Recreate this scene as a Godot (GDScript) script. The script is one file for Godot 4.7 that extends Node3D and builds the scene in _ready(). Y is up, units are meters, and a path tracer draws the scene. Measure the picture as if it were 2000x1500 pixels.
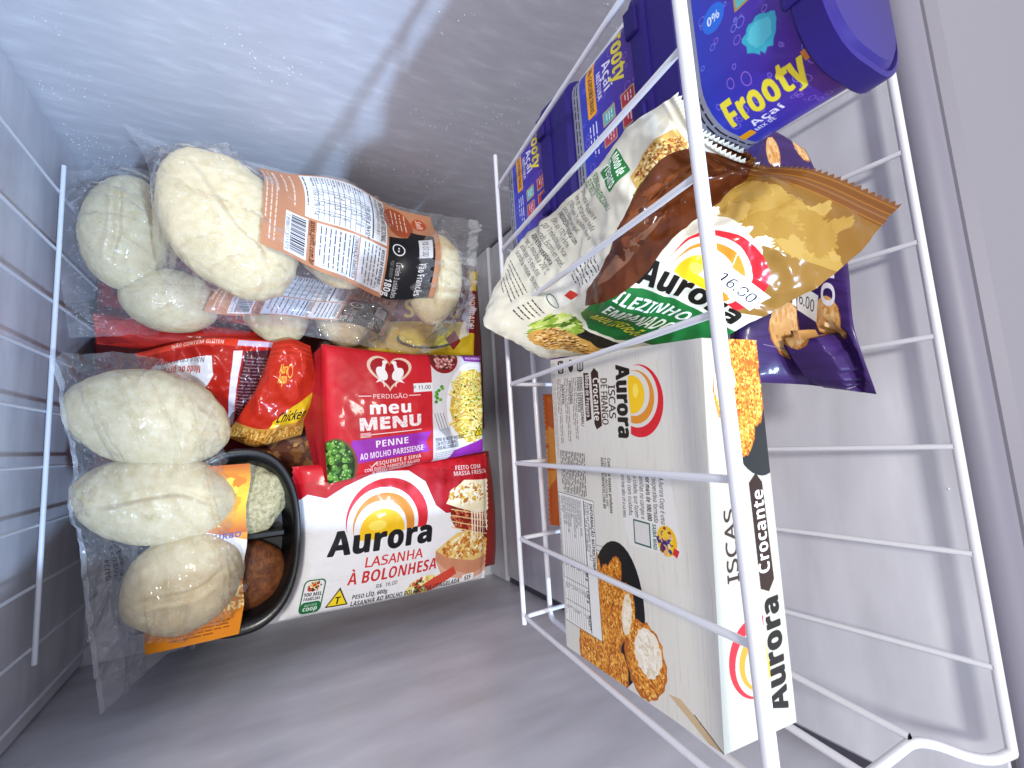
extends Node3D
# A chest freezer seen from above: bread rolls, frozen meals on the floor, a hanging wire basket with boxes, bags and tubs.

var tf := Transform2D()
var glyphs := {}
var rng := RandomNumberGenerator.new()
var regular: Font
var bold: Font
var names := {}

# ---------------------------------------------------------------- print: a small canvas (drawn at twice the size, then halved)
func canvas(w: int, h: int, col: Color) -> Image:
	var im := Image.create(w * 2, h * 2, false, Image.FORMAT_RGBA8)
	im.fill(col)
	tf = Transform2D()
	return im

func hx(s: String) -> Color:
	return Color.html(s)

func poly_raw(im: Image, p: PackedVector2Array, col: Color) -> void:
	var n := p.size()
	var lo := 1e9
	var hi := -1e9
	for q in p:
		lo = minf(lo, q.y)
		hi = maxf(hi, q.y)
	var y0 := maxi(0, int(ceil(lo - 0.5)))
	var y1 := mini(im.get_height() - 1, int(floor(hi - 0.5)))
	var w := im.get_width()
	for y in range(y0, y1 + 1):
		var yy := y + 0.5
		var xs := PackedFloat32Array()
		var a := p[n - 1]
		for b in p:
			if (a.y <= yy) != (b.y <= yy):
				xs.append(a.x + (yy - a.y) * (b.x - a.x) / (b.y - a.y))
			a = b
		if xs.size() < 2:
			continue
		xs.sort()
		for k in range(0, xs.size() - 1, 2):
			var xa := maxi(0, int(round(xs[k])))
			var xb := mini(w, int(round(xs[k + 1])))
			if xb > xa:
				im.fill_rect(Rect2i(xa, y, xb - xa, 1), col)

func po(im: Image, f: Array, col: Color) -> void:
	var p := PackedVector2Array()
	for k in range(0, f.size(), 2):
		p.append(tf * Vector2(f[k], f[k + 1]) * 2.0)
	poly_raw(im, p, col)

func re(im: Image, x: float, y: float, w: float, h: float, col: Color) -> void:
	po(im, [x, y, x + w, y, x + w, y + h, x, y + h], col)

func el(im: Image, cx: float, cy: float, rx: float, ry: float, col: Color, ang := 0.0, wob := 0.0, a0 := 0.0, a1 := TAU) -> void:
	var p := PackedVector2Array()
	var n := 10 + int(minf(30.0, maxf(rx, ry) * 0.5))
	for k in n + 1:
		var t := a0 + (a1 - a0) * k / n
		var r := 1.0 + (rng.randf_range(-wob, wob) if wob > 0.0 else 0.0)
		p.append(tf * (Vector2(cx, cy) + Vector2(cos(t) * rx * r, sin(t) * ry * r).rotated(ang)) * 2.0)
	poly_raw(im, p, col)

func rr(im: Image, x: float, y: float, w: float, h: float, r: float, col: Color) -> void:
	var f := []
	for c in [[x + w - r, y + r, -PI / 2], [x + w - r, y + h - r, 0.0], [x + r, y + h - r, PI / 2], [x + r, y + r, PI]]:
		for k in 6:
			var t: float = c[2] + PI / 2 * k / 5.0
			f.append(c[0] + cos(t) * r)
			f.append(c[1] + sin(t) * r)
	po(im, f, col)

func ln(im: Image, x0: float, y0: float, x1: float, y1: float, w: float, col: Color) -> void:
	var d := Vector2(x1 - x0, y1 - y0).normalized().orthogonal() * w * 0.5
	po(im, [x0 + d.x, y0 + d.y, x1 + d.x, y1 + d.y, x1 - d.x, y1 - d.y, x0 - d.x, y0 - d.y], col)

func ring(im: Image, cx: float, cy: float, rx: float, ry: float, w: float, col: Color, ang := 0.0) -> void:
	var last := Vector2()
	for k in 29:
		var t := TAU * k / 28.0
		var q := Vector2(cx, cy) + Vector2(cos(t) * rx, sin(t) * ry).rotated(ang)
		if k > 0:
			ln(im, last.x, last.y, q.x, q.y, w, col)
		last = q

func glyph_tris(s: String, heavy: bool) -> PackedVector2Array:
	var key := s + ("|b" if heavy else "|r")
	if not glyphs.has(key):
		var m := TextMesh.new()
		m.font = bold if heavy else regular
		m.text = s
		m.font_size = 64
		m.pixel_size = 1.0
		m.depth = 0.0
		m.curve_step = 2.5
		m.horizontal_alignment = HORIZONTAL_ALIGNMENT_LEFT
		var out := PackedVector2Array()
		var ar := m.get_mesh_arrays()
		if ar.size() and ar[Mesh.ARRAY_VERTEX] != null:
			var v: PackedVector3Array = ar[Mesh.ARRAY_VERTEX]
			var ix = ar[Mesh.ARRAY_INDEX]
			if ix != null and ix.size():
				for i in ix:
					out.append(Vector2(v[i].x, -v[i].y))
			else:
				for q in v:
					out.append(Vector2(q.x, -q.y))
		var left := 1e9
		for q in out:
			left = minf(left, q.x)
		for i in out.size():
			out[i].x -= left
		glyphs[key] = out
	return glyphs[key]

# text with its left middle at x, y; size is the letter height in pixels of the print; o: b bold, a turn, sx stretch, k thicken, w fit to this width
func te(im: Image, s: String, x: float, y: float, size: float, col: Color, o := {}) -> float:
	var t := glyph_tris(s, o.get("b", false))
	var wid := 0.0
	for q in t:
		wid = maxf(wid, q.x)
	var kx: float = size / 64.0 * 1.33 * o.get("sx", 1.0)
	var ky := size / 64.0 * 1.33
	if o.has("w") and wid > 0.0:
		kx = o.w / wid
	var off: float = -wid * kx * 0.5 if o.get("c", false) else 0.0
	var turn: float = o.get("a", 0.0)
	var skew: float = o.get("skew", 0.0)
	var pushes := [Vector2()]
	if o.has("k"):
		var k: float = o.k
		pushes = [Vector2(k, 0), Vector2(-k, 0), Vector2(0, k), Vector2(0, -k), Vector2(k, k) * 0.7, Vector2(-k, k) * 0.7, Vector2(k, -k) * 0.7, Vector2(-k, -k) * 0.7]
	for d in pushes:
		for i in range(0, t.size() - 2, 3):
			var p := PackedVector2Array()
			for j in 3:
				var q := t[i + j]
				p.append(tf * (Vector2(x, y) + Vector2(q.x * kx + off + d.x - q.y * ky * skew, q.y * ky + d.y).rotated(turn)) * 2.0)
			poly_raw(im, p, col)
	return wid * kx

# a paragraph too small to read: short strokes of word length
func fine(im: Image, x: float, y: float, w: float, lines: int, step: float, thick: float, col: Color, turn := 0.0) -> void:
	for l in lines:
		var at := 0.0
		var stop := w * (rng.randf_range(0.5, 0.95) if l == lines - 1 else 1.0)
		while at < stop:
			var a := minf(rng.randf_range(2.0, 9.0) * thick, stop - at)
			var p := Vector2(x, y) + Vector2(at, l * step).rotated(turn)
			var q := Vector2(x, y) + Vector2(at + a, l * step).rotated(turn)
			ln(im, p.x, p.y, q.x, q.y, thick, col)
			at += a + thick * 1.2

# many small spots scattered in an ellipse
func spots(im: Image, cx: float, cy: float, rx: float, ry: float, n: int, s0: float, s1: float, cols: Array, long := 1.0, ang := 0.0) -> void:
	for k in n:
		var r := sqrt(rng.randf())
		var t := rng.randf() * TAU
		var p := Vector2(cos(t) * rx * r, sin(t) * ry * r).rotated(ang) + Vector2(cx, cy)
		var s := rng.randf_range(s0, s1)
		el(im, p.x, p.y, s * long, s, cols[rng.randi() % cols.size()], rng.randf() * PI, 0.25)

func crumbed(im: Image, cx: float, cy: float, rx: float, ry: float, ang := 0.0) -> void:
	el(im, cx, cy, rx, ry, hx("b5651d"), ang, 0.06)
	el(im, cx - rx * 0.06, cy - ry * 0.1, rx * 0.9, ry * 0.86, hx("d98a2b"), ang, 0.06)
	spots(im, cx, cy, rx * 0.93, ry * 0.9, int(rx * ry * 0.12) + 20, 1.2, 3.6, [hx("f0b04a"), hx("c2711f"), hx("9a4c14"), hx("e39b38"), hx("f6c869"), hx("b05f1a")], 1.4, ang)

func aurora_mark(im: Image, cx: float, cy: float, r: float, paper: Color, turn := 0.0) -> void:
	var keep := tf
	tf = tf * Transform2D(turn, Vector2(cx, cy))
	el(im, 0, 0, r * 1.08, r * 0.98, hx("d3232e"))
	el(im, -r * 0.13, r * 0.1, r * 0.93, r * 0.88, paper)
	el(im, -r * 0.11, r * 0.14, r * 0.8, r * 0.78, hx("d98a2a"))
	el(im, -r * 0.21, r * 0.22, r * 0.68, r * 0.68, paper)
	el(im, -r * 0.17, r * 0.3, r * 0.58, r * 0.56, hx("f2c21c"))
	el(im, -r * 0.3, r * 0.12, r * 0.22, r * 0.12, hx("f7dd5a"))
	po(im, [-r * 1.2, r * 0.36, -r * 0.5, r * 0.46, 0, r * 0.4, r * 0.5, r * 0.32, r * 1.2, r * 0.34, r * 1.2, r * 1.2, -r * 1.2, r * 1.2], paper)
	tf = keep

func sticker(im: Image, x: float, y: float, w: float, h: float, s: String, turn := 0.0) -> void:
	var keep := tf
	tf = tf * Transform2D(turn, Vector2(x, y))
	re(im, 0, 0, w, h, hx("eeeef0"))
	te(im, "R$", w * 0.05, h * 0.55, h * 0.3, hx("222222"), {"a": -PI / 2, "sx": 0.7})
	te(im, s, w * 0.24, h * 0.5, h * 0.46, hx("1c1c1c"), {"w": w * 0.66})
	tf = keep

func tex(im: Image) -> ImageTexture:
	im.shrink_x2()
	return ImageTexture.create_from_image(im)

func grainy(im: Image, amount: float, n: int) -> void:
	# paper grain: small darker and lighter dashes of the same ink
	for k in n:
		var x := rng.randi_range(0, im.get_width() - 8)
		var y := rng.randi_range(0, im.get_height() - 2)
		var c := im.get_pixel(x, y)
		var f := 1.0 + rng.randf_range(-amount, amount)
		im.fill_rect(Rect2i(x, y, rng.randi_range(2, 7), 1), Color(c.r * f, c.g * f, c.b * f, c.a))

# ---------------------------------------------------------------- the prints
func print_lasagna() -> ImageTexture:
	var paper := hx("e9e8ea")
	var im := canvas(880, 580, paper)
	for k in 260:   # whitewashed boards
		var y := rng.randf_range(0, 580)
		var x := rng.randf_range(-60, 880)
		ln(im, x, y, x + rng.randf_range(20, 120), y + rng.randf_range(-1, 1), rng.randf_range(0.5, 1.5), hx(["dcdbde", "d3d2d6", "f3f2f4"][k % 3]))
	po(im, [0, 0, 880, 0, 880, 250, 640, 245, 590, 205, 545, 100, 470, 50, 330, 45, 200, 90, 120, 130, 50, 110, 0, 140], hx("b3141f"))
	po(im, [0, 0, 880, 0, 880, 60, 620, 58, 430, 20, 250, 25, 90, 60, 0, 70], hx("c31a25"))
	spots(im, 720, 90, 140, 70, 60, 3, 9, [hx("a8121c"), hx("bb1822"), hx("9d0f19")])
	po(im, [70, 330, 140, 220, 220, 120, 330, 68, 470, 66, 530, 110, 570, 200, 610, 250, 600, 330, 300, 360], paper)
	aurora_mark(im, 372, 235, 165, paper, -0.02)
	te(im, "Aurora", 130, 312, 92, hx("16161a"), {"b": true, "w": 440.0, "k": 3.0})
	te(im, "FEITO COM", 700, 55, 20, hx("e9d9d4"), {"b": true})
	te(im, "MASSA FRESCA", 690, 80, 20, hx("e9d9d4"), {"b": true})
	te(im, "LASANHA", 290, 398, 40, hx("cf2f2d"), {"w": 250.0, "k": 0.8})
	te(im, "À BOLONHESA", 230, 455, 48, hx("c8262a"), {"b": true, "w": 385.0})
	te(im, "R$  16.00", 350, 500, 17, hx("2a2a2a"), {})
	# dish
	po(im, [600, 400, 830, 300, 880, 300, 880, 520, 800, 540, 660, 490, 605, 440], hx("c98a6a"))
	po(im, [600, 400, 700, 340, 880, 335, 880, 470, 800, 480, 660, 440], hx("e7c478"))
	spots(im, 770, 405, 130, 52, 320, 2, 8, [hx("f3e2a8"), hx("d9a544"), hx("b5622a"), hx("efd48c"), hx("f8efcf"), hx("c98233")], 1.6)
	po(im, [605, 440, 660, 490, 800, 540, 880, 520, 880, 545, 800, 565, 650, 520], hx("d8a58c"))
	# slice
	po(im, [660, 215, 700, 190, 880, 250, 880, 400, 830, 360, 690, 320, 665, 280], hx("7d1d14"))
	spots(im, 765, 280, 100, 60, 380, 2, 7, [hx("a8301e"), hx("6d140e"), hx("c25334"), hx("8c2416"), hx("d98a5a")], 2.0, 0.25)
	for k in 4:
		ln(im, 665, 232 + k * 26, 880, 290 + k * 30, 5, hx("e8c48a"))
	po(im, [640, 205, 680, 150, 740, 110, 880, 120, 880, 270, 800, 265, 700, 230], hx("f2e6c2"))
	spots(im, 770, 175, 110, 48, 170, 2, 8, [hx("d7a83c"), hx("f7efd6"), hx("b7742a"), hx("e8cf86"), hx("fbf6e6")], 1.5)
	for k in 7:
		var x := 770.0 + k * 15
		po(im, [x, 250, x + 9, 250, x + 16 + k, 400 - k * 6, x + 11 + k, 400 - k * 6], hx("f4ead2"))
	# plate of salad
	el(im, 560, 540, 70, 40, hx("e8d67a"), -0.2, 0.05)
	spots(im, 560, 535, 58, 30, 90, 3, 9, [hx("f0e39a"), hx("d8c04a"), hx("2f4a22"), hx("e05a3a"), hx("fdf6d8")], 1.5)
	po(im, [560, 535, 700, 485, 720, 520, 600, 575], hx("cf4a36"))
	# seals and small print
	rr(im, 60, 435, 84, 130, 20, hx("1d6b3c"))
	rr(im, 65, 440, 74, 120, 16, paper)
	spots(im, 102, 462, 26, 16, 50, 3, 7, [hx("e8b62a"), hx("c8442e"), hx("3a2a20"), hx("f0d7b0")])
	te(im, "100 MIL", 102, 492, 14, hx("222222"), {"b": true, "c": true})
	te(im, "FAMÍLIAS", 102, 509, 12, hx("222222"), {"b": true, "c": true, "w": 62.0})
	rr(im, 65, 520, 74, 40, 14, hx("1d6b3c"))
	te(im, "aurora", 102, 532, 12, hx("e8f0e8"), {"c": true})
	te(im, "coop", 102, 546, 18, hx("e8f0e8"), {"b": true, "c": true})
	po(im, [205, 480, 250, 555, 160, 555], hx("26261e"))
	po(im, [205, 490, 242, 550, 168, 550], hx("f4d822"))
	te(im, "T", 205, 532, 30, hx("1a1a12"), {"b": true, "c": true})
	te(im, "PESO LÍQ. 600g", 262, 528, 17, hx("222226"), {"b": true, "w": 140.0})
	te(im, "LASANHA AO MOLHO BOLONHESA CONGELADA", 262, 556, 21, hx("222226"), {"b": true, "w": 480.0})
	re(im, 752, 536, 60, 32, hx("f4f4f4"))
	te(im, "SIF", 782, 552, 20, hx("333333"), {"b": true, "c": true})
	grainy(im, 0.05, 9000)
	return tex(im)

func print_penne() -> ImageTexture:
	var red := hx("c9202b")
	var im := canvas(760, 580, red)
	for k in 30:
		po(im, [rng.randf_range(0, 420), 0, rng.randf_range(0, 420), 0, rng.randf_range(0, 420), 580], hx(["c62029", "cc242e", "c41d28"][k % 3]))
	# white board side with the plate
	re(im, 478, 0, 282, 580, hx("d9d7da"))
	for k in 90:
		var x := rng.randf_range(480, 760)
		var y := rng.randf_range(0, 560)
		ln(im, x, y, x + rng.randf_range(-4, 4), y + rng.randf_range(15, 90), rng.randf_range(0.6, 1.6), hx(["cdcbcf", "c2c0c6", "e6e4e8"][k % 3]))
	el(im, 700, 300, 150, 250, hx("f1f0f3"), 0.0)
	ring(im, 700, 300, 130, 225, 3, hx("dcdbe2"))
	el(im, 690, 300, 118, 205, hx("d8b440"), 0.1, 0.05)
	for k in 230:
		var r := sqrt(rng.randf())
		var t := rng.randf() * TAU
		var p := Vector2(690 + cos(t) * r * 115, 300 + sin(t) * r * 200)
		var q := Vector2(rng.randf_range(20, 34), 0).rotated(rng.randf() * PI)
		ln(im, p.x - q.x, p.y - q.y + 3, p.x + q.x, p.y + q.y + 3, 13, hx(["b98f2c", "c9a238"][k % 2]))
		ln(im, p.x - q.x, p.y - q.y, p.x + q.x, p.y + q.y, 12, hx(["f5e070", "efd557", "f8ea92", "e8cb4c"][k % 4]))
		ln(im, p.x - q.x, p.y - q.y - 2, p.x + q.x, p.y + q.y - 2, 3, hx("faf2b8"))
	spots(im, 690, 300, 110, 190, 90, 3, 6, [hx("4d8a2c"), hx("6aa63a"), hx("2c4f1a"), hx("d67a5a"), hx("e08a6a")])
	# bowl of ham cubes
	el(im, 545, 30, 74, 86, hx("8e1a20"))
	el(im, 545, 22, 64, 76, hx("5d2622"))
	for k in 60:
		var p := Vector2(545 + rng.randf_range(-52, 52), 15 + rng.randf_range(-15, 66))
		if ((p - Vector2(545, 22)) / Vector2(60, 72)).length() < 1.0:
			var s := rng.randf_range(7, 12)
			po(im, [p.x, p.y, p.x + s, p.y - s * 0.4, p.x + s * 1.6, p.y + s * 0.4, p.x + s * 0.6, p.y + s], hx(["d99a96", "c67a78", "e6b4ae"][k % 3]))
			po(im, [p.x, p.y, p.x + s * 0.6, p.y + s, p.x + s * 0.6, p.y + s * 1.8, p.x, p.y + s * 0.9], hx("94494a"))
	for k in 9:
		el(im, 512 + rng.randf_range(-16, 22), 190 + k * 10.0, 9, 9, hx(["4a8a2a", "69a838"][k % 2]))
	# fork
	for k in 4:
		ln(im, 488 + k * 14, 330, 512 + k * 14, 420, 4, hx("8d8c90"))
	po(im, [505, 415, 560, 410, 570, 450, 590, 520, 575, 525, 545, 460], hx("a5a4aa"))
	po(im, [640, 0, 760, 0, 760, 46, 655, 40], hx("8a3aa0"))
	te(im, "NOVIDADE", 665, 22, 14, hx("e6d0ee"), {"b": true})
	po(im, [590, 540, 760, 500, 760, 580, 560, 580], hx("9a2fb0"))
	te(im, "PENNE AO MOLHO PARISIENSE", 490, 470, 20, hx("1f1f22"), {"b": true, "w": 150.0})
	te(im, "COM PEITO DE FRANGO", 490, 492, 20, hx("1f1f22"), {"b": true, "w": 118.0})
	te(im, "E ERVILHAS CONGELADO", 490, 514, 20, hx("1f1f22"), {"b": true, "w": 120.0})
	fine(im, 490, 540, 130, 3, 9, 2.2, hx("555558"))
	po(im, [728, 420, 758, 480, 698, 480], hx("2a2a1a"))
	po(im, [728, 430, 751, 476, 705, 476], hx("f1d81e"))
	te(im, "T", 728, 463, 24, hx("1a1a12"), {"b": true, "c": true})
	# the heart with two birds
	for inset in [0.0, 9.0]:
		var f := []
		for k in 41:
			var t := TAU * k / 40.0
			f.append(285 + (16.0 * pow(sin(t), 3)) * (6.1 - inset * 0.1))
			f.append(105 - (13.0 * cos(t) - 5.0 * cos(2 * t) - 2.0 * cos(3 * t) - cos(4 * t)) * (6.1 - inset * 0.1))
		po(im, f, hx("e6c9b6") if inset == 0.0 else hx("a5161f"))
	for s in [-1.0, 1.0]:
		el(im, 285 + s * 34, 120, 22, 36, hx("f2eeee"), s * 0.45)
		po(im, [285 + s * 22, 112, 285 + s * 16, 70, 285 + s * 27, 62, 285 + s * 36, 92], hx("f2eeee"))
		el(im, 285 + s * 20, 62, 11, 10, hx("f2eeee"))
		po(im, [285 + s * 10, 58, 285 + s * 1, 66, 285 + s * 12, 67], hx("e0b048"))
		po(im, [285 + s * 42, 140, 285 + s * 62, 166, 285 + s * 36, 156], hx("f2eeee"))
		ln(im, 285 + s * 28, 150, 285 + s * 24, 184, 4, hx("f2eeee"))
	ln(im, 150, 228, 205, 228, 4, hx("f1e6e6"))
	ln(im, 365, 228, 420, 228, 4, hx("f1e6e6"))
	te(im, "PERDIGÃO", 285, 230, 22, hx("f6efef"), {"c": true, "w": 145.0})
	te(im, "meu", 285, 284, 58, hx("faf5f5"), {"b": true, "c": true, "w": 175.0, "k": 1.2})
	te(im, "MENU", 285, 355, 56, hx("f4ecec"), {"b": true, "c": true, "w": 265.0, "k": 2.5})
	for k in 150:
		var q := Vector2(rng.randf_range(150, 420), rng.randf_range(322, 385))
		ln(im, q.x, q.y, q.x + rng.randf_range(2, 7), q.y, 1.4, hx("c9303a"))
	ln(im, 195, 402, 420, 402, 4, hx("f1e6e6"))
	for k in 4:
		ln(im, 150, 394 + k * 5.5, 195, 394 + k * 5.5, 2.6, hx("f1e6e6"))
	po(im, [110, 420, 470, 418, 440, 470, 462, 520, 100, 520], hx("9a2fb0"))
	te(im, "PENNE", 285, 448, 32, hx("f7eef9"), {"b": true, "c": true, "w": 140.0})
	te(im, "AO MOLHO PARISIENSE", 285, 495, 28, hx("f7eef9"), {"b": true, "c": true, "w": 285.0})
	te(im, "ESQUENTE E SIRVA", 315, 536, 19, hx("f6e6e6"), {"b": true, "c": true, "w": 205.0})
	po(im, [178, 530, 190, 545, 215, 524, 212, 534, 190, 550], hx("f6e6e6"))
	te(im, "COM QUEIJO PARMESÃO RALADO", 285, 558, 15, hx("f6e6e6"), {"b": true, "c": true, "w": 250.0})
	te(im, "& MASSA GRANO DURO", 285, 573, 14, hx("f6e6e6"), {"b": true, "c": true, "w": 180.0})
	# bowl of peas
	el(im, 40, 520, 92, 118, hx("7c4526"))
	el(im, 36, 520, 84, 110, hx("1f3312"))
	for k in 95:
		var r := sqrt(rng.randf())
		var t := rng.randf() * TAU
		var p := Vector2(36 + cos(t) * r * 78, 520 + sin(t) * r * 102)
		el(im, p.x, p.y, 12, 12, hx(["3f6d24", "55862f", "6d9c3c", "2f561c"][k % 4]))
		el(im, p.x - 3, p.y - 4, 4, 3.4, hx("a9c77a"))
	sticker(im, 388, 168, 92, 46, "11.00", -0.03)
	grainy(im, 0.05, 6000)
	return tex(im)

func nutrition(im: Image, x: float, y: float, w: float, h: float, rows: int) -> void:
	re(im, x, y, w, h, hx("2a2a2a"))
	re(im, x + 1.5, y + 1.5, w - 3, h - 3, hx("e9e8e4"))
	te(im, "INFORMAÇÃO NUTRICIONAL", x + 10, y + h * 0.07, h * 0.075, hx("1c1c1c"), {"b": true, "w": w * 0.5})
	te(im, "Porções por embalagem: cerca de 2", x + 10, y + h * 0.15, h * 0.06, hx("2c2c2c"), {"w": w * 0.42})
	te(im, "Porção: 130 g (5 unidades)", x + 10, y + h * 0.215, h * 0.06, hx("2c2c2c"), {"w": w * 0.36})
	re(im, x + 6, y + h * 0.25, w - 12, 4, hx("1c1c1c"))
	var names_ := ["Valor energético (kcal)", "Carboidratos (g)", "Açúcares totais (g)", "Açúcares adicionados (g)", "Proteínas (g)", "Gorduras totais (g)", "Gorduras saturadas (g)", "Gorduras trans (g)", "Fibra alimentar (g)", "Sódio (mg)"]
	var vals := [["191", "246", "12"], ["15", "20", "7"], ["0,8", "1,1", ""], ["0,9", "1,1", "2"], ["15", "19", "38"], ["7,9", "10", "16"], ["1,8", "2,3", "12"], ["0", "0", "0"], ["0,7", "0,9", "4"], ["511", "665", "33"]]
	var top := y + h * 0.33
	var st := h * 0.6 / rows
	te(im, "100 g", x + w * 0.52, y + h * 0.295, h * 0.055, hx("1c1c1c"), {"b": true})
	te(im, "130 g", x + w * 0.68, y + h * 0.295, h * 0.055, hx("1c1c1c"), {"b": true})
	te(im, "%VD*", x + w * 0.86, y + h * 0.295, h * 0.055, hx("1c1c1c"), {"b": true})
	for k in rows:
		ln(im, x + 6, top + st * k, x + w - 6, top + st * k, 1.4, hx("555555"))
		te(im, names_[k % 10], x + 10, top + st * (k + 0.5), st * 0.62, hx("262626"), {})
		for j in 3:
			te(im, vals[k % 10][j], x + w * (0.53 + j * 0.17), top + st * (k + 0.5), st * 0.62, hx("262626"), {})
	for j in 3:
		ln(im, x + w * (0.5 + j * 0.165), y + h * 0.27, x + w * (0.5 + j * 0.165), top + st * rows, 1.4, hx("555555"))
	fine(im, x + 10, y + h * 0.955, w - 30, 2, h * 0.025, 2.0, hx("555555"))

# the large printed panel of the carton, drawn the right way up (its long side across)
func print_carton_panel() -> ImageTexture:
	var paper := hx("d9d6cd")
	var im := canvas(900, 640, paper)
	for k in 500:
		var x := rng.randf_range(-60, 900)
		var y := rng.randf_range(0, 640)
		ln(im, x, y, x + rng.randf_range(30, 160), y + rng.randf_range(-1.5, 1.5), rng.randf_range(0.5, 1.8), hx(["d0ccc2", "e1ded6", "cac5bb"][k % 3]))
	aurora_mark(im, 140, 205, 88, paper, 0.05)
	te(im, "Aurora", 42, 264, 54, hx("17130f"), {"b": true, "w": 196.0, "k": 2.0})
	te(im, "ISCAS", 96, 312, 30, hx("3a2a22"), {"w": 92.0, "k": 0.6})
	te(im, "DE FRANGO", 76, 346, 30, hx("3a2a22"), {"w": 130.0, "k": 0.5})
	po(im, [56, 370, 210, 362, 222, 388, 206, 398, 56, 406, 42, 390], hx("2c1b15"))
	te(im, "Crocante", 134, 384, 30, hx("efe9df"), {"b": true, "c": true, "w": 124.0})
	po(im, [56, 418, 192, 412, 200, 440, 54, 445], hx("2c1b15"))
	te(im, "Modo de Preparo", 124, 428, 20, hx("efe9df"), {"b": true, "c": true, "w": 126.0})
	te(im, "FORNO CONVENCIONAL/", 66, 460, 15, hx("2a2420"), {"b": true, "w": 150.0})
	te(im, "FORNO ELÉTRICO", 66, 476, 15, hx("2a2420"), {"b": true, "w": 106.0})
	fine(im, 66, 490, 190, 3, 10, 3.0, hx("4a443e"))
	te(im, "FRIGIDEIRA:", 76, 523, 15, hx("2a2420"), {"b": true, "w": 74.0})
	fine(im, 66, 536, 200, 3, 10, 3.0, hx("4a443e"))
	te(im, "AIRFRYER:", 84, 570, 15, hx("2a2420"), {"b": true, "w": 66.0})
	fine(im, 66, 584, 210, 3, 10, 3.0, hx("4a443e"))
	fine(im, 12, 617, 310, 3, 8, 2.2, hx("5a544e"))
	rr(im, 8, 444, 40, 34, 7, hx("2a2420"))
	rr(im, 13, 449, 30, 24, 4, paper)
	te(im, "25min", 28, 461, 12, hx("2a2420"), {"b": true, "c": true})
	el(im, 28, 514, 20, 15, hx("2a2420"))
	rr(im, 8, 558, 42, 36, 9, hx("2a2420"))
	te(im, "200", 29, 576, 16, hx("efe9df"), {"b": true, "c": true})
	# ingredients
	fine(im, 296, 462, 130, 16, 9.5, 4.0, hx("302a26"))
	# card with the family seal (its square code is left out)
	po(im, [318, 112, 500, 84, 512, 94, 518, 262, 508, 272, 336, 312, 324, 302], hx("dedcd8"))
	for k in 6:
		te(im, ["A Aurora Coop é uma", "cooperativa formada", "por mais de 100.000", "famílias no campo e", "na cidade, que fazem", "tudo com cuidado,"][k], 330, 140 + k * 23, 16, hx("33302c"), {"b": k == 2, "w": 112.0})
	te(im, "para levar sabor até a sua mesa", 338, 280, 15, hx("33302c"), {"w": 112.0})
	re(im, 448, 186, 62, 62, hx("2f5a4a"))
	re(im, 452, 190, 54, 54, hx("d2d0cc"))
	te(im, "SAIBA MAIS", 479, 172, 13, hx("2f5a4a"), {"b": true, "c": true, "w": 62.0})
	el(im, 480, 132, 36, 32, hx("e8b51e"))
	spots(im, 480, 136, 30, 22, 60, 4, 8, [hx("d8a27a"), hx("3a2a6a"), hx("e8c030"), hx("7a3a22"), hx("f0d0a8"), hx("2a3a8a")])
	po(im, [496, 94, 514, 102, 508, 116, 492, 110], hx("c8322e"))
	te(im, "Conheça nossos produtos", 300, 338, 14, hx("33302c"), {"b": true, "w": 150.0})
	te(im, "e receitas deliciosas em:", 300, 354, 14, hx("33302c"), {"w": 135.0})
	te(im, "AURORAALIMENTOS.COM.BR", 300, 370, 13, hx("33302c"), {"b": true, "w": 142.0})
	# plate of crumbed strips
	el(im, 720, 350, 200, 120, hx("191a1b"), 0.2)
	for k in 46:
		ln(im, 545 + k * 14, 280 + k * 3, 555 + k * 14, 470 + k * 3, 1.0, hx("26282a"))
	for q in [[640, 360, 84, 34, 0.5], [720, 330, 90, 36, 0.35], [690, 400, 96, 40, 0.25], [800, 380, 92, 42, 0.35], [660, 450, 90, 38, 0.2], [770, 450, 100, 44, 0.15], [850, 430, 96, 46, 0.25], [880, 360, 70, 46, 0.3], [720, 510, 96, 42, 0.15], [860, 510, 90, 46, 0.1]]:
		crumbed(im, q[0], q[1], q[2], q[3], q[4])
	crumbed(im, 800, 240, 98, 78, 0.2)
	el(im, 776, 226, 62, 50, hx("ece2cf"), 0.3, 0.07)
	spots(im, 776, 226, 52, 38, 70, 2, 7, [hx("f6efe2"), hx("dcccb0"), hx("e8ddc6")], 2.4, 0.3)
	crumbed(im, 702, 302, 80, 36, 0.2)
	el(im, 706, 300, 58, 20, hx("e9dcc0"), 0.2, 0.07)
	spots(im, 706, 300, 44, 14, 24, 2, 5, [hx("f4ead6"), hx("d8c49a")], 2.0, 0.3)
	po(im, [846, 160, 900, 40, 900, 0, 880, 30, 840, 120], hx("c9b08a"))
	ln(im, 900, 0, 856, 80, 2.5, hx("3a3028"))
	nutrition(im, 430, 425, 390, 212, 10)
	grainy(im, 0.05, 9000)
	return tex(im)

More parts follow.
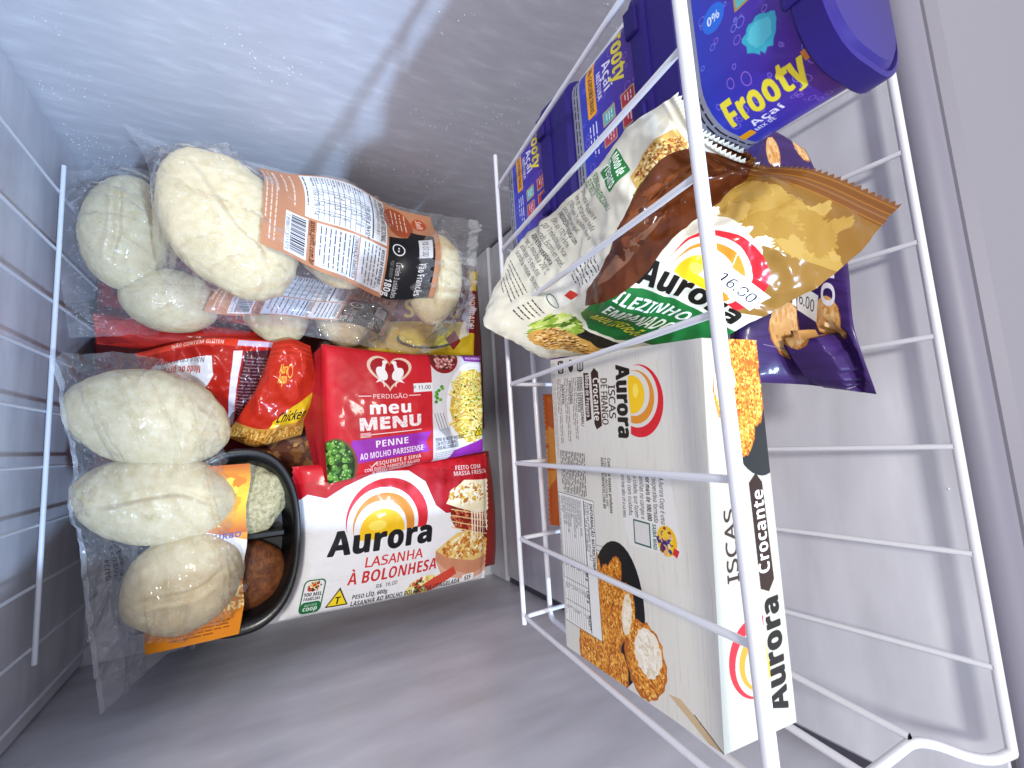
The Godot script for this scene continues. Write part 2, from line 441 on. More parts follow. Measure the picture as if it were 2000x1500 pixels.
func print_carton_top() -> ImageTexture:
	var paper := hx("b0ac9c")
	var im := canvas(900, 210, paper)
	for k in 240:
		var x := rng.randf_range(-60, 900)
		var y := rng.randf_range(0, 210)
		ln(im, x, y, x + rng.randf_range(30, 140), y + rng.randf_range(-1, 1), rng.randf_range(0.5, 1.6), hx(["afaa9a", "c0bcad", "a8a291"][k % 3]))
	aurora_mark(im, 175, 105, 82, paper, 0.0)
	te(im, "Aurora", 40, 160, 62, hx("17130f"), {"b": true, "w": 250.0, "k": 2.0})
	te(im, "ISCAS", 350, 52, 34, hx("33241d"), {"w": 160.0, "k": 0.8})
	te(im, "DE FRANGO", 330, 98, 28, hx("33241d"), {"w": 200.0, "k": 0.6})
	po(im, [318, 132, 560, 122, 580, 150, 556, 172, 330, 182, 306, 160], hx("2c1b15"))
	te(im, "Crocante", 445, 152, 42, hx("efe9df"), {"b": true, "c": true, "w": 190.0})
	el(im, 720, 190, 150, 120, hx("202425"), 0.1)
	for q in [[690, 120, 70, 46, 0.2], [790, 90, 90, 56, 0.3], [860, 150, 70, 66, 0.1], [770, 170, 80, 46, 0.0]]:
		crumbed(im, q[0], q[1], q[2], q[3], q[4])
	el(im, 800, 70, 50, 36, hx("f1e6cf"), 0.3, 0.07)
	spots(im, 800, 70, 40, 26, 40, 2, 6, [hx("fbf4e6"), hx("e2cfa4"), hx("efe2c6")], 2.4, 0.3)
	grainy(im, 0.04, 3000)
	return tex(im)

# bag with breaded fillet; drawn with the bag's bottom down; the back of the bag takes the first part of the width, then the gusset, then the front
func print_fillet_bag() -> ImageTexture:
	var cream := hx("d9d6c6")
	var im := canvas(1000, 1000, cream)
	for k in 260:
		var x := rng.randf_range(0, 1000)
		var y := rng.randf_range(0, 1000)
		ln(im, x, y, x + rng.randf_range(20, 90), y, rng.randf_range(0.6, 1.6), hx(["d3d0c0", "dfdccd"][k % 2]))
	# golden and brown upper part of the front
	po(im, [480, 0, 1000, 0, 1000, 330, 900, 300, 860, 230, 740, 200, 640, 210, 560, 260, 500, 330], hx("7f5a22"))
	po(im, [560, 130, 720, 90, 860, 120, 1000, 190, 1000, 330, 900, 300, 860, 230, 740, 195, 640, 205, 580, 240], hx("a5853f"))
	po(im, [820, 250, 1000, 210, 1000, 420, 930, 470, 880, 400], hx("8a662c"))
	spots(im, 780, 160, 200, 60, 60, 8, 26, [hx("9f7d38"), hx("a3823d"), hx("ab8b48"), hx("997632")], 2.2)
	po(im, [450, 0, 1000, 0, 1000, 66, 760, 60, 450, 90], hx("70451a"))
	for k in 8:
		ln(im, 450, 6 + k * 8, 1000, 4 + k * 8, 2, hx(["6d3f14", "9a6424"][k % 2]))
	# sandwich on the back of the bag, at its top
	po(im, [150, 60, 270, 60, 290, 200, 270, 330, 190, 330, 165, 230], hx("caa458"))
	spots(im, 222, 190, 50, 130, 240, 2, 7, [hx("e3c274"), hx("b5793a"), hx("8a4a26"), hx("f0dca0"), hx("a8602e")], 1.3)
	spots(im, 290, 260, 26, 90, 90, 5, 12, [hx("6a8a2c"), hx("4f6d1e"), hx("a9bd5a"), hx("38501a")])
	# green heading and cooking text on the back
	po(im, [20, 330, 160, 322, 170, 420, 40, 432], hx("2a7a3e"))
	te(im, "Modo de", 34, 352, 34, hx("f0f4ea"), {"b": true, "w": 110.0})
	te(im, "Preparo", 34, 396, 44, hx("f0f4ea"), {"b": true, "w": 122.0})
	te(im, "FORNO CONVENCIONAL/", 20, 456, 24, hx("2a6a3a"), {"b": true, "w": 210.0})
	te(im, "ELÉTRICO:", 20, 484, 24, hx("2a6a3a"), {"b": true, "w": 90.0})
	var rows := ["Unte uma assadeira e", "leve em temperatura média", "(180 °C) por 25 minutos. Vire-o", "para dourar por igual.", "FRIGIDEIRA: Aqueça com", "óleo até 170 °C e frite", "por 7 minutos, até ficar", "dourado. Escorra em papel.", "AIRFRYER: preaqueça", "por 5 minutos a 200 °C,", "asse por 15 minutos", "virando na metade do tempo."]
	for k in 12:
		te(im, rows[k], 24, 516 + k * 27, 19, hx("2c2c28"), {"b": k in [4, 8], "w": [190.0, 230.0, 250.0, 180.0, 210.0, 190.0, 210.0, 230.0, 180.0, 200.0, 180.0, 235.0][k]})
	fine(im, 30, 850, 190, 6, 13, 3.4, hx("44443e"))
	# seal on the side fold
	rr(im, 300, 560, 120, 260, 22, hx("e6e4dc"))
	fine(im, 318, 585, 84, 8, 15, 4.0, hx("33332f"))
	po(im, [372, 720, 412, 706, 412, 740, 372, 752], hx("c8382c"))
	ring(im, 360, 800, 52, 14, 4, hx("3a6a4a"))
	fine(im, 280, 850, 130, 5, 15, 4.0, hx("33332f"))
	# sun, name, green band
	po(im, [520, 330, 580, 270, 700, 228, 830, 260, 900, 330, 930, 440, 900, 560, 500, 560, 490, 420], cream)
	aurora_mark(im, 790, 400, 140, cream, 0.1)
	te(im, "Aurora", 560, 482, 80, hx("131311"), {"b": true, "w": 400.0, "k": 2.5})
	po(im, [470, 560, 600, 530, 1000, 540, 1000, 690, 820, 760, 640, 770, 500, 730], hx("1e6e34"))
	po(im, [500, 730, 640, 770, 820, 760, 1000, 690, 1000, 706, 820, 778, 640, 788, 496, 746], hx("e6e4d4"))
	te(im, "FILEZINHO", 500, 582, 48, hx("f3f5ee"), {"b": true, "w": 350.0})
	te(im, "EMPANADO", 545, 644, 44, hx("f3f5ee"), {"b": true, "w": 320.0})
	te(im, "MULTIGRÃOS", 548, 703, 40, hx("e6dc3a"), {"b": true, "w": 320.0})
	po(im, [600, 785, 860, 770, 860, 860, 700, 880], hx("23201c"))
	# food on the front, at the bottom
	spots(im, 560, 850, 110, 70, 260, 8, 20, [hx("8fae3a"), hx("6a8f28"), hx("b9cc62"), hx("4d6e1c"), hx("d3dc92")], 1.5)
	el(im, 720, 890, 190, 66, hx("c99a4e"), -0.1, 0.04)
	spots(im, 720, 888, 176, 56, 420, 2, 7, [hx("e2bb72"), hx("b07a34"), hx("f0d498"), hx("8a5a24"), hx("d8a85a")], 1.3)
	spots(im, 720, 886, 160, 44, 70, 3, 6, [hx("4a2a14"), hx("5f3519"), hx("3a2412")])
	# brown gusset
	po(im, [260, 60, 480, 0, 600, 90, 640, 200, 610, 330, 590, 470, 545, 560, 480, 690, 430, 660, 390, 520, 330, 420, 270, 330, 250, 200], hx("5a2c14"))
	po(im, [340, 120, 450, 60, 500, 160, 470, 320, 420, 420, 350, 320], hx("6d3a1a"))
	po(im, [430, 330, 500, 300, 490, 480, 450, 610, 424, 560], hx("7a5440"))
	spots(im, 420, 300, 90, 200, 60, 6, 20, [hx("4a2210"), hx("64341a"), hx("783f1e")], 2.4)
	sticker(im, 762, 352, 195, 74, "16.00", 0.02)
	# seal of the back of the bag: plain film
	po(im, [60, 0, 250, 0, 252, 60, 150, 64, 60, 120], hx("d8d3bd"))
	grainy(im, 0.05, 14000)
	return tex(im)

func print_cheese_bag() -> ImageTexture:
	var im := canvas(640, 640, hx("3a2560"))
	for k in 60:
		var y := rng.randf_range(0, 640)
		ln(im, 0, y, 640, y + rng.randf_range(-60, 60), rng.randf_range(4, 16), hx(["3c2764", "37235c", "40296a"][k % 3]))
	for q in [[262, 510, 104, 70], [525, 478, 62, 52], [420, 585, 42, 24], [560, 30, 60, 34], [300, 60, 60, 40], [80, 250, 60, 50]]:
		el(im, q[0], q[1], q[2], q[3], hx("a96b2c"), 0.0, 0.03)
		el(im, q[0] - 2, q[1] - 3, q[2] * 0.94, q[3] * 0.93, hx("dbad70"), 0.0, 0.03)
		spots(im, q[0], q[1], q[2] * 0.85, q[3] * 0.85, 60, 3, 9, [hx("e0b67c"), hx("d29f5e"), hx("e8c694"), hx("c68c48"), hx("d8a26c")], 1.6)
	te(im, "QUEIJO", 530, 150, 70, hx("e9e6f4"), {"a": PI / 2, "b": true, "w": 300.0})
	te(im, "TRADICIONAL", 455, 190, 26, hx("e9e6f4"), {"a": PI / 2, "w": 180.0})
	te(im, "PÃO DE", 300, 90, 60, hx("e9e6f4"), {"a": PI / 2, "b": true, "w": 170.0})
	sticker(im, 320, 385, 170, 66, "16.00", 0.25)
	ln(im, 120, 545, 270, 560, 2, hx("8d84aa"))
	grainy(im, 0.06, 4000)
	return tex(im)

func print_tub(second: bool) -> ImageTexture:
	# once round the tub: its short side first
	var im := canvas(1000, 260, hx("3a2a92"))
	for k in 100:   # the print runs from blue at the foot to violet at the brim
		var t := k / 99.0
		re(im, 0, 260 * t - 3, 1000, 8, Color("541e86").lerp(Color("2c42bc"), t))
	for k in 170:
		var p := Vector2(rng.randf_range(0, 1000), rng.randf_range(10, 220))
		var r := rng.randf_range(1.5, 9)
		ring(im, p.x, p.y, r, r, 1.4, hx(["8a70d0", "9a70d0", "7486e0"][k % 3]))
	re(im, 0, 226, 1000, 34, hx("8f90a0"))
	fine(im, 6, 238, 980, 2, 11, 4.0, hx("24242c"))
	for o in [0.0, 500.0]:
		var y := hx("ecd93c")
		if second:
			# the side whose print runs up the tub
			te(im, "Frooty", 408 + o, 208, 44, y, {"b": true, "a": -PI / 2, "w": 160.0, "skew": 0.25, "k": 1.0})
			te(im, "Açaí", 452 + o, 190, 26, hx("e6e4f2"), {"b": true, "a": -PI / 2, "w": 70.0})
			te(im, "MIX DE", 478 + o, 196, 12, hx("e6e4f2"), {"b": true, "a": -PI / 2, "w": 44.0})
			rr(im, 466 + o, 200, 22, 30, 4, hx("e8a01e"))
			el(im, 340 + o, 92, 26, 34, hx("3aa8c0"), 0.3, 0.12)
			el(im, 340 + o, 92, 18, 24, hx("58c0d0"), 0.3, 0.12)
			re(im, 392 + o, 14, 12, 30, hx("d8803a"))
			rr(im, 232 + o, 74, 44, 60, 3, hx("a98a4a"))
			rr(im, 236 + o, 78, 36, 52, 3, hx("5fb0b0"))
			te(im, "CÁLCIO", 254 + o, 104, 11, hx("dff0ee"), {"b": true, "c": true, "a": -PI / 2, "w": 40.0})
			rr(im, 232 + o, 10, 44, 50, 3, hx("c8a060"))
			rr(im, 236 + o, 14, 36, 42, 3, hx("b02a3a"))
			el(im, 250 + o, 180, 24, 26, hx("2a6ad8"))
			te(im, "0%", 250 + o, 180, 16, hx("e6ecfa"), {"b": true, "c": true, "a": -PI / 2})
		else:
			for q in [[205, 40, 34, 44, "b02a3a"], [250, 36, 34, 48, "b02a3a"], [205, 104, 34, 44, "5fb0b0"], [250, 104, 38, 46, "b8405a"]]:
				rr(im, q[0] + o, q[1], q[2], q[3], 3, hx("c8a060"))
				rr(im, q[0] + 3 + o, q[1] + 3, q[2] - 6, q[3] - 6, 3, hx(q[4]))
				fine(im, q[0] + 7 + o, q[1] + 12, q[2] - 14, 3, 9, 3.0, hx("f0e6ea"))
			fine(im, 206 + o, 172, 80, 3, 12, 4.0, hx("d6d8f4"))
			te(im, "Frooty", 40 + o, 80, 46, y, {"b": true, "w": 130.0, "skew": 0.25, "k": 0.8})
			te(im, "Açaí", 92 + o, 122, 30, hx("e6e4f2"), {"b": true, "w": 70.0})
			te(im, "MISTURA", 100 + o, 152, 15, hx("e6e4f2"), {"b": true, "w": 66.0})
			rr(im, 60 + o, 166, 128, 34, 6, hx("e8a01e"))
			te(im, "0% GORDURA TRANS", 124 + o, 183, 16, hx("3a2210"), {"b": true, "c": true, "w": 110.0})
			rr(im, 20 + o, 110, 34, 44, 3, hx("a98a4a"))
			rr(im, 23 + o, 113, 28, 38, 3, hx("5fb0b0"))
			rr(im, 8 + o, 30, 26, 46, 3, hx("c8a060"))
			rr(im, 11 + o, 33, 20, 40, 3, hx("b02a3a"))
			el(im, 30 + o, 186, 20, 20, hx("2a6ad8"))
			te(im, "0%", 30 + o, 186, 18, hx("e6ecfa"), {"b": true, "c": true})
	grainy(im, 0.05, 3000)
	return tex(im)

func print_bread_label() -> ImageTexture:
	# drawn as it lies: its heading runs down the far edge
	var tan_ := hx("c08866")
	var q := PI / 2
	var im := canvas(640, 420, tan_)
	fine(im, 36, 30, 360, 3, 14, 4.0, hx("e8cdb8"), q)
	for k in 3:
		fine(im, 92 - k * 26, 24, 240, 1, 12, 5.0, hx("e8cdb8"), q)
	re(im, 128, 8, 300, 232, hx("e4e6ea"))
	te(im, "INFORMAÇÃO NUTRICIONAL", 412, 18, 20, hx("1c1c1e"), {"b": true, "a": q, "w": 212.0})
	te(im, "Porções por embalagem: cerca de 4", 392, 18, 13, hx("2c2c2e"), {"a": q, "w": 190.0})
	re(im, 368, 14, 5, 222, hx("1c1c1e"))
	te(im, "100 g", 352, 96, 15, hx("1c1c1e"), {"b": true, "a": q})
	te(im, "50 g", 352, 146, 15, hx("1c1c1e"), {"b": true, "a": q})
	te(im, "%VD*", 352, 192, 15, hx("1c1c1e"), {"b": true, "a": q})
	var rows := [["247", "124", "6"], ["51", "25", "8"], ["1,5", "0,8", ""], ["0", "0", "0"], ["7,4", "3,7", "7"], ["1,0", "0,5", "1"], ["0", "0", "0"], ["0", "0", "0"], ["2,3", "1,2", "5"], ["556", "278", "14"]]
	for k in 10:
		var x := 332.0 - k * 18.5
		ln(im, x + 10, 14, x + 10, 236, 1.6, hx("44444a"))
		fine(im, x, 18, 66, 1, 8, 4.0, hx("3c3c40"), q)
		for j in 3:
			te(im, rows[k][j], x, 100 + j * 50, 15, hx("222226"), {"a": q})
	for j in 3:
		ln(im, 150, 92 + j * 50, 360, 92 + j * 50, 1.6, hx("44444a"))
	fine(im, 138, 18, 200, 1, 8, 4.0, hx("2c2c30"), q)
	re(im, 172, 250, 150, 156, hx("dfe2ea"))
	fine(im, 290, 258, 140, 7, 17, 4.0, hx("4a4a50"), q)
	re(im, 300, 254, 4, 148, hx("1c1c1e"))
	te(im, "CONSERVAÇÃO DOMÉSTICA", 314, 258, 13, hx("1c1c1e"), {"b": true, "a": q, "w": 142.0})
	re(im, 328, 250, 100, 156, hx("dfe2ea"))
	te(im, "MODO DE PREPARO", 416, 262, 13, hx("1c1c1e"), {"b": true, "a": q, "w": 120.0})
	fine(im, 402, 258, 140, 5, 14, 4.0, hx("4a4a50"), q)
	re(im, 66, 250, 74, 156, hx("f0f0f2"))
	var y := 258.0
	while y < 396:
		var w := rng.randf_range(1.5, 6)
		re(im, 84, y, 50, w, hx("141416"))
		y += w + rng.randf_range(1.5, 4.5)
	te(im, "7 898612 511973", 74, 262, 12, hx("1c1c1e"), {"a": q, "w": 136.0})
	te(im, "www.swift.com.br", 160, 250, 20, hx("4a2214"), {"b": true, "a": q, "w": 160.0})
	te(im, "PRODUTO DE", 148, 250, 9, hx("4a2214"), {"b": true, "a": q, "w": 60.0})
	po(im, [436, 0, 640, 0, 640, 420, 436, 420], tan_)
	el(im, 486, 90, 66, 76, hx("a8502f"))
	po(im, [436, 190, 470, 178, 520, 160, 540, 120, 620, 150, 620, 420, 436, 420], hx("1b1a1c"))
	fine(im, 520, 30, 100, 4, 20, 5.0, hx("e9cdbb"), q)
	el(im, 582, 66, 30, 36, hx("b8502c"))
	te(im, "Swift", 582, 40, 26, hx("f0d8c8"), {"b": true, "a": q, "w": 52.0, "skew": 0.2})
	ring(im, 478, 236, 24, 24, 5, hx("e9e9ec"))
	el(im, 478, 230, 4, 4, hx("e9e9ec"))
	el(im, 478, 242, 4, 4, hx("e9e9ec"))
	te(im, "Contém 3 unidades", 484, 290, 22, hx("f0f0f2"), {"a": q, "w": 124.0})
	te(im, "PESO LÍQUIDO", 458, 288, 12, hx("b8b8bc"), {"a": q, "w": 60.0})
	te(im, "180g", 452, 354, 30, hx("f0f0f2"), {"b": true, "a": q, "w": 58.0})
	te(im, "Pão Francês", 574, 290, 27, hx("f4f4f6"), {"b": true, "a": q, "w": 120.0})
	var keep := tf
	tf = Transform2D(q, Vector2(612, 172))
	re(im, 0, 0, 94, 52, hx("d9dade"))
	te(im, "R$ 07.00", 10, 28, 24, hx("2c2c30"), {"w": 74.0})
	tf = keep
	grainy(im, 0.05, 4000)
	return tex(im)

func print_sleeve() -> ImageTexture:
	var im := canvas(240, 620, hx("e38a1a"))
	for k in 60:
		var t := k / 59.0
		re(im, 0, t * 250, 240, 6, Color("b85a14").lerp(Color("f0c030"), sin(t * PI)))
	spots(im, 150, 110, 80, 70, 70, 6, 18, [hx("f4d24a"), hx("e89a1e"), hx("d87814"), hx("f0b82c")], 1.4)
	po(im, [0, 250, 120, 235, 240, 285, 240, 420, 120, 400, 0, 440], hx("e4e4e8"))
	te(im, "SABOR", 120, 215, 22, hx("f8efc0"), {"b": true, "c": true})
	te(im, "TURBO", 180, 262, 20, hx("2a4aa8"), {"b": true, "c": true})
	te(im, "FRANGO", 60, 470, 46, hx("f6e2a0"), {"b": true})
	te(im, "COM ARROZ", 60, 515, 32, hx("f6e2a0"), {"b": true})
	fine(im, 60, 560, 150, 4, 12, 4, hx("8a4a10"))
	grainy(im, 0.05, 2000)
	return tex(im)

func print_red_bag(other: bool) -> ImageTexture:
	var red := hx("ad2218") if not other else hx("b92c1a")
	var im := canvas(640, 480, red)
	for k in 40:
		ln(im, rng.randf_range(0, 640), 0, rng.randf_range(0, 640), 480, rng.randf_range(4, 14), red.lerp(hx("a82414"), rng.randf() * 0.4))
	if not other:
		po(im, [60, 120, 330, 90, 350, 190, 320, 260, 120, 250, 50, 210], hx("d8d2cc"))
		te(im, "Modo de preparo", 290, 160, 40, hx("b8321e"), {"b": true, "a": PI, "w": 210.0})
		te(im, "Não é necessário", 300, 112, 26, hx("4a3a38"), {"a": PI, "w": 200.0})
		po(im, [30, 250, 330, 260, 340, 330, 40, 320], hx("d8a81e"))
		te(im, "de carne de frango", 320, 288, 34, hx("7a1c10"), {"b": true, "a": PI, "w": 270.0})
		po(im, [420, 60, 460, 56, 500, 420, 470, 430], hx("d9d2da"))
		po(im, [470, 60, 620, 40, 640, 420, 505, 420], hx("4a2026"))
		fine(im, 485, 90, 130, 18, 16, 5, hx("8d6a70"))
		re(im, 0, 0, 640, 36, hx("d33a24"))
		te(im, "NÃO CONTÉM GLÚTEN", 150, 18, 20, hx("f0c8b8"), {"b": true, "w": 220.0})
		re(im, 430, 6, 150, 26, hx("c8b6d6"))
	else:
		for k in 6:
			ln(im, 0, 14 + k * 12, 640, 14 + k * 12, 3, hx(["9c2412", "c83c22"][k % 2]))
		te(im, "Abra", 200, 130, 40, hx("f0b84a"), {"b": true, "w": 90.0})
		te(im, "Aqui", 200, 170, 40, hx("f0b84a"), {"b": true, "w": 90.0})
		ring(im, 320, 140, 26, 26, 5, hx("f0b84a"))
		po(im, [300, 360, 430, 300, 640, 230, 640, 400, 480, 430, 320, 420], hx("d2a81c"))
		te(im, "Chicken", 330, 345, 50, hx("1c1410"), {"b": true, "w": 260.0, "skew": 0.2})
		te(im, "Turma", 340, 396, 34, hx("f4ecd8"), {"b": true, "w": 180.0, "skew": 0.2})
		el(im, 320, 390, 26, 18, hx("f8dc3a"), 0.0, 0.15)
		po(im, [0, 400, 300, 390, 640, 380, 640, 480, 0, 480], hx("c58a3a"))
		spots(im, 320, 440, 300, 36, 420, 3, 8, [hx("d8a04a"), hx("b5742c"), hx("e6bc6a"), hx("9a5c20")], 1.3)
	grainy(im, 0.06, 4000)
	return tex(im)

func print_yellow_pack() -> ImageTexture:
	var im := canvas(520, 400, hx("6d1420"))
	re(im, 0, 250, 480, 150, hx("d9b41c"))
	re(im, 470, 0, 50, 100, hx("d9b41c"))
	re(im, 470, 300, 50, 100, hx("d9b41c"))
	re(im, 474, 100, 46, 200, hx("7a1526"))
	te(im, "NOVIDADE!", 497, 130, 30, hx("f2d8c0"), {"b": true, "a": PI / 2, "w": 150.0})
	el(im, 300, 330, 130, 46, hx("1c1713"), 0.0)
	el(im, 300, 320, 120, 46, hx("ecd22a"), 0.0)
	po(im, [380, 330, 420, 290, 450, 340, 420, 380], hx("8a1a1a"))
	te(im, "Sadia", 200, 190, 90, hx("d8b018"), {"b": true, "w": 240.0})
	grainy(im, 0.06, 2000)
	return tex(im)

func print_small_pack(a: String, b: String) -> ImageTexture:
	var im := canvas(300, 300, hx(a))
	spots(im, 150, 150, 190, 190, 60, 6, 30, [hx(a), hx(b), hx(a).lerp(hx(b), 0.4)], 1.8)
	grainy(im, 0.06, 1500)
	return tex(im)

# ---------------------------------------------------------------- materials
func mat(col: Color, rough: float, texture: Texture2D = null, o := {}) -> StandardMaterial3D:
	var m := StandardMaterial3D.new()
	m.albedo_color = col
	m.roughness = rough
	m.albedo_texture = texture
	for k in o:
		m.set(k, o[k])
	return m

func noise_tex(freq: float, size: int, ramp: Array, o := {}) -> NoiseTexture2D:
	var n := FastNoiseLite.new()
	n.seed = o.get("seed", 3)
	n.noise_type = FastNoiseLite.TYPE_SIMPLEX_SMOOTH
	n.frequency = freq
	n.fractal_octaves = o.get("oct", 4)
	n.fractal_type = o.get("type", FastNoiseLite.FRACTAL_FBM)
	var t := NoiseTexture2D.new()
	t.width = size
	t.height = size
	t.seamless = true
	t.noise = n
	if ramp.size():
		var g := Gradient.new()
		g.offsets = PackedFloat32Array()
		g.colors = PackedColorArray()
		var offs := PackedFloat32Array()
		var cols := PackedColorArray()
		for r in ramp:
			offs.append(r[0])
			cols.append(r[1])
		g.offsets = offs
		g.colors = cols
		t.color_ramp = g
	if o.get("normal", false):
		t.as_normal_map = true
		t.bump_strength = o.get("bump", 4.0)
	return t

func film_print(t: Texture2D, rough := 0.42, tint := Color.WHITE) -> StandardMaterial3D:
	return mat(tint, rough, t, {"texture_repeat": false, "metallic_specular": 0.32, "clearcoat_enabled": true, "clearcoat": 0.14, "clearcoat_roughness": 0.1})

# ---------------------------------------------------------------- shapes
func along(p: Array, t: float) -> Vector3:
	# a smooth line through points, by even steps of its length
	var n := p.size()
	if n == 2:
		return p[0].lerp(p[1], t)
	var total := 0.0
	var len_ := []
	for k in n - 1:
		len_.append(p[k].distance_to(p[k + 1]))
		total += len_[k]
	var s := t * total
	var k := 0
	while k < n - 2 and s > len_[k]:
		s -= len_[k]
		k += 1
	var f := clampf(s / maxf(len_[k], 1e-6), 0.0, 1.0)
	var a: Vector3 = p[k]
	var b: Vector3 = p[k + 1]
	var pre: Vector3 = p[k - 1] if k > 0 else a * 2.0 - b
	var post: Vector3 = p[k + 2] if k < n - 2 else b * 2.0 - a
	return a.lerp(b, f).lerp(a.cubic_interpolate(b, pre, post, f), 0.6)

# a sheet between four edges: top and bottom run the way of u, left and right the way of v
func sheet(top: Array, bottom: Array, left: Array, right: Array, nu: int, nv: int) -> PackedVector3Array:
	var out := PackedVector3Array()
	var tl: Vector3 = top[0]
	var tr: Vector3 = top[-1]
	var bl: Vector3 = bottom[0]
	var br: Vector3 = bottom[-1]
	for j in nv + 1:
		var v := float(j) / nv
		var l := along(left, v)
		var r := along(right, v)
		for i in nu + 1:
			var u := float(i) / nu
			var a := along(top, u).lerp(along(bottom, u), v) + l.lerp(r, u) - tl.lerp(tr, u).lerp(bl.lerp(br, u), v)
			out.append(a)
	return out

func normals_of(p: PackedVector3Array, nu: int, nv: int) -> PackedVector3Array:
	var out := PackedVector3Array()
	out.resize(p.size())
	for j in nv + 1:
		for i in nu + 1:
			var a := p[j * (nu + 1) + mini(i + 1, nu)] - p[j * (nu + 1) + maxi(i - 1, 0)]
			var b := p[mini(j + 1, nv) * (nu + 1) + i] - p[maxi(j - 1, 0) * (nu + 1) + i]
			var n := b.cross(a)
			out[j * (nu + 1) + i] = n.normalized() if n.length_squared() > 1e-16 else Vector3.UP
	return out

func grid_into(ar: Dictionary, p: PackedVector3Array, nu: int, nv: int, flip := false, uv := PackedVector2Array()) -> void:
	var base: int = ar.v.size()
	var n := normals_of(p, nu, nv)
	for k in p.size():
		ar.v.append(p[k])
		ar.n.append(-n[k] if flip else n[k])
		ar.t.append(uv[k] if uv.size() else Vector2(float(k % (nu + 1)) / nu, float(k / (nu + 1)) / nv))
	for j in nv:
		for i in nu:
			var a := base + j * (nu + 1) + i
			var b := a + 1
			var c := a + nu + 1
			var d := c + 1
			for x in ([a, b, d, a, d, c] if not flip else [a, d, b, a, c, d]):
				ar.i.append(x)

func fresh() -> Dictionary:
	return {"v": PackedVector3Array(), "n": PackedVector3Array(), "t": PackedVector2Array(), "i": PackedInt32Array()}

func mesh_of(ar: Dictionary) -> ArrayMesh:
	var a := []
	a.resize(Mesh.ARRAY_MAX)
	a[Mesh.ARRAY_VERTEX] = ar.v
	a[Mesh.ARRAY_NORMAL] = ar.n
	a[Mesh.ARRAY_TEX_UV] = ar.t
	a[Mesh.ARRAY_INDEX] = ar.i
	var m := ArrayMesh.new()
	m.add_surface_from_arrays(Mesh.PRIMITIVE_TRIANGLES, a)
	return m

func put(called: String, m: Mesh, material: Material, parent: Node = null) -> MeshInstance3D:
	var o := MeshInstance3D.new()
	o.name = called if parent else numbered(called)
	o.mesh = m
	o.material_override = null
	for k in m.get_surface_count():
		m.surface_set_material(k, material)
	(parent if parent else self).add_child(o, true)
	return o

func numbered(called: String) -> String:
	var k: int = names.get(called, -1) + 1
	names[called] = k
	return called if k == 0 else "%s_%03d" % [called, k]

func thing(called: String, label: String, category: String, group := "") -> Node3D:
	var o := Node3D.new()
	o.name = numbered(called)
	add_child(o)
	tag(o, label, category, group)
	return o

func tag(o: Node, label: String, category: String, group := "") -> void:
	o.set_meta("label", label)
	o.set_meta("category", category)
	if group:
		o.set_meta("group", group)

func structure(o: Node) -> void:
	o.set_meta("kind", "structure")

func noise(seed_: int, freq: float, ridged := false, oct := 3) -> FastNoiseLite:
	var n := FastNoiseLite.new()
	n.seed = seed_
	n.frequency = freq
	n.noise_type = FastNoiseLite.TYPE_SIMPLEX_SMOOTH
	n.fractal_octaves = oct
	n.fractal_type = FastNoiseLite.FRACTAL_RIDGED if ridged else FastNoiseLite.FRACTAL_FBM
	return n

# a filled pouch between four edges: swollen in the middle, creased, its two ends (u = 0 and 1) pressed into a toothed seam of width crimp
func pouch(top: Array, bottom: Array, left: Array, right: Array, up: Vector3, thick: float, under: float, o := {}) -> ArrayMesh:
	var nu: int = o.get("nu", 72)
	var nv: int = o.get("nv", 54)
	var p := sheet(top, bottom, left, right, nu, nv)
	var cu: float = o.get("crimp", 0.03)
	var cv: float = o.get("crimp_v", 0.0)
	var wr: float = o.get("wrinkle", 0.0016)
	var fill: float = o.get("fill", 0.42)
	var n1 := noise(o.get("seed", 1), o.get("freq", 11.0), true, 2)
	var n2 := noise(o.get("seed", 1) + 7, 60.0, false, 2)
	var a := PackedVector3Array()
	var b := PackedVector3Array()
	var nrm := normals_of(p, nu, nv)
	for j in nv + 1:
		for i in nu + 1:
			var k := j * (nu + 1) + i
			var u := float(i) / nu
			var v := float(j) / nv
			var uu := clampf((u - cu) / (1.0 - 2.0 * cu), 0.0, 1.0)
			var vv := clampf((v - cv) / (1.0 - 2.0 * cv), 0.0, 1.0)
			var prof := pow(maxf(sin(uu * PI), 0.0), fill) * pow(maxf(sin(vv * PI), 0.0), fill)
			var q := p[k]
			var n := nrm[k]
			if n.dot(up) < 0.0:
				n = -n
			n = (n + up * 0.6).normalized()
			var c := n1.get_noise_3d(q.x, q.y * 1.3, q.z * 0.7)
			var edge := 1.0 - prof * 0.55
			var w := wr * (c * edge * 1.4 + n2.get_noise_3d(q.x, q.y, q.z) * 0.22) * (0.15 + 0.85 * minf(1.0, prof * 2.0))
			var seam := 0.0
			if cu > 0.0 and (u < cu or u > 1.0 - cu):
				seam = sin(u * nu * PI * 0.9) * 0.0005
				if i == 0 or i == nu:
					var out_ := (p[k] - p[k + 1]) if i == 0 else (p[k] - p[k - 1])
					q += out_.normalized() * (0.0012 if j % 2 == 0 else -0.0004)
			a.append(q + n * (thick * prof + w + seam))
			b.append(q - n * (under * prof + 0.0004) + n * seam)
	var ar := fresh()
	grid_into(ar, a, nu, nv)
	grid_into(ar, b, nu, nv, true)
	return mesh_of(ar)

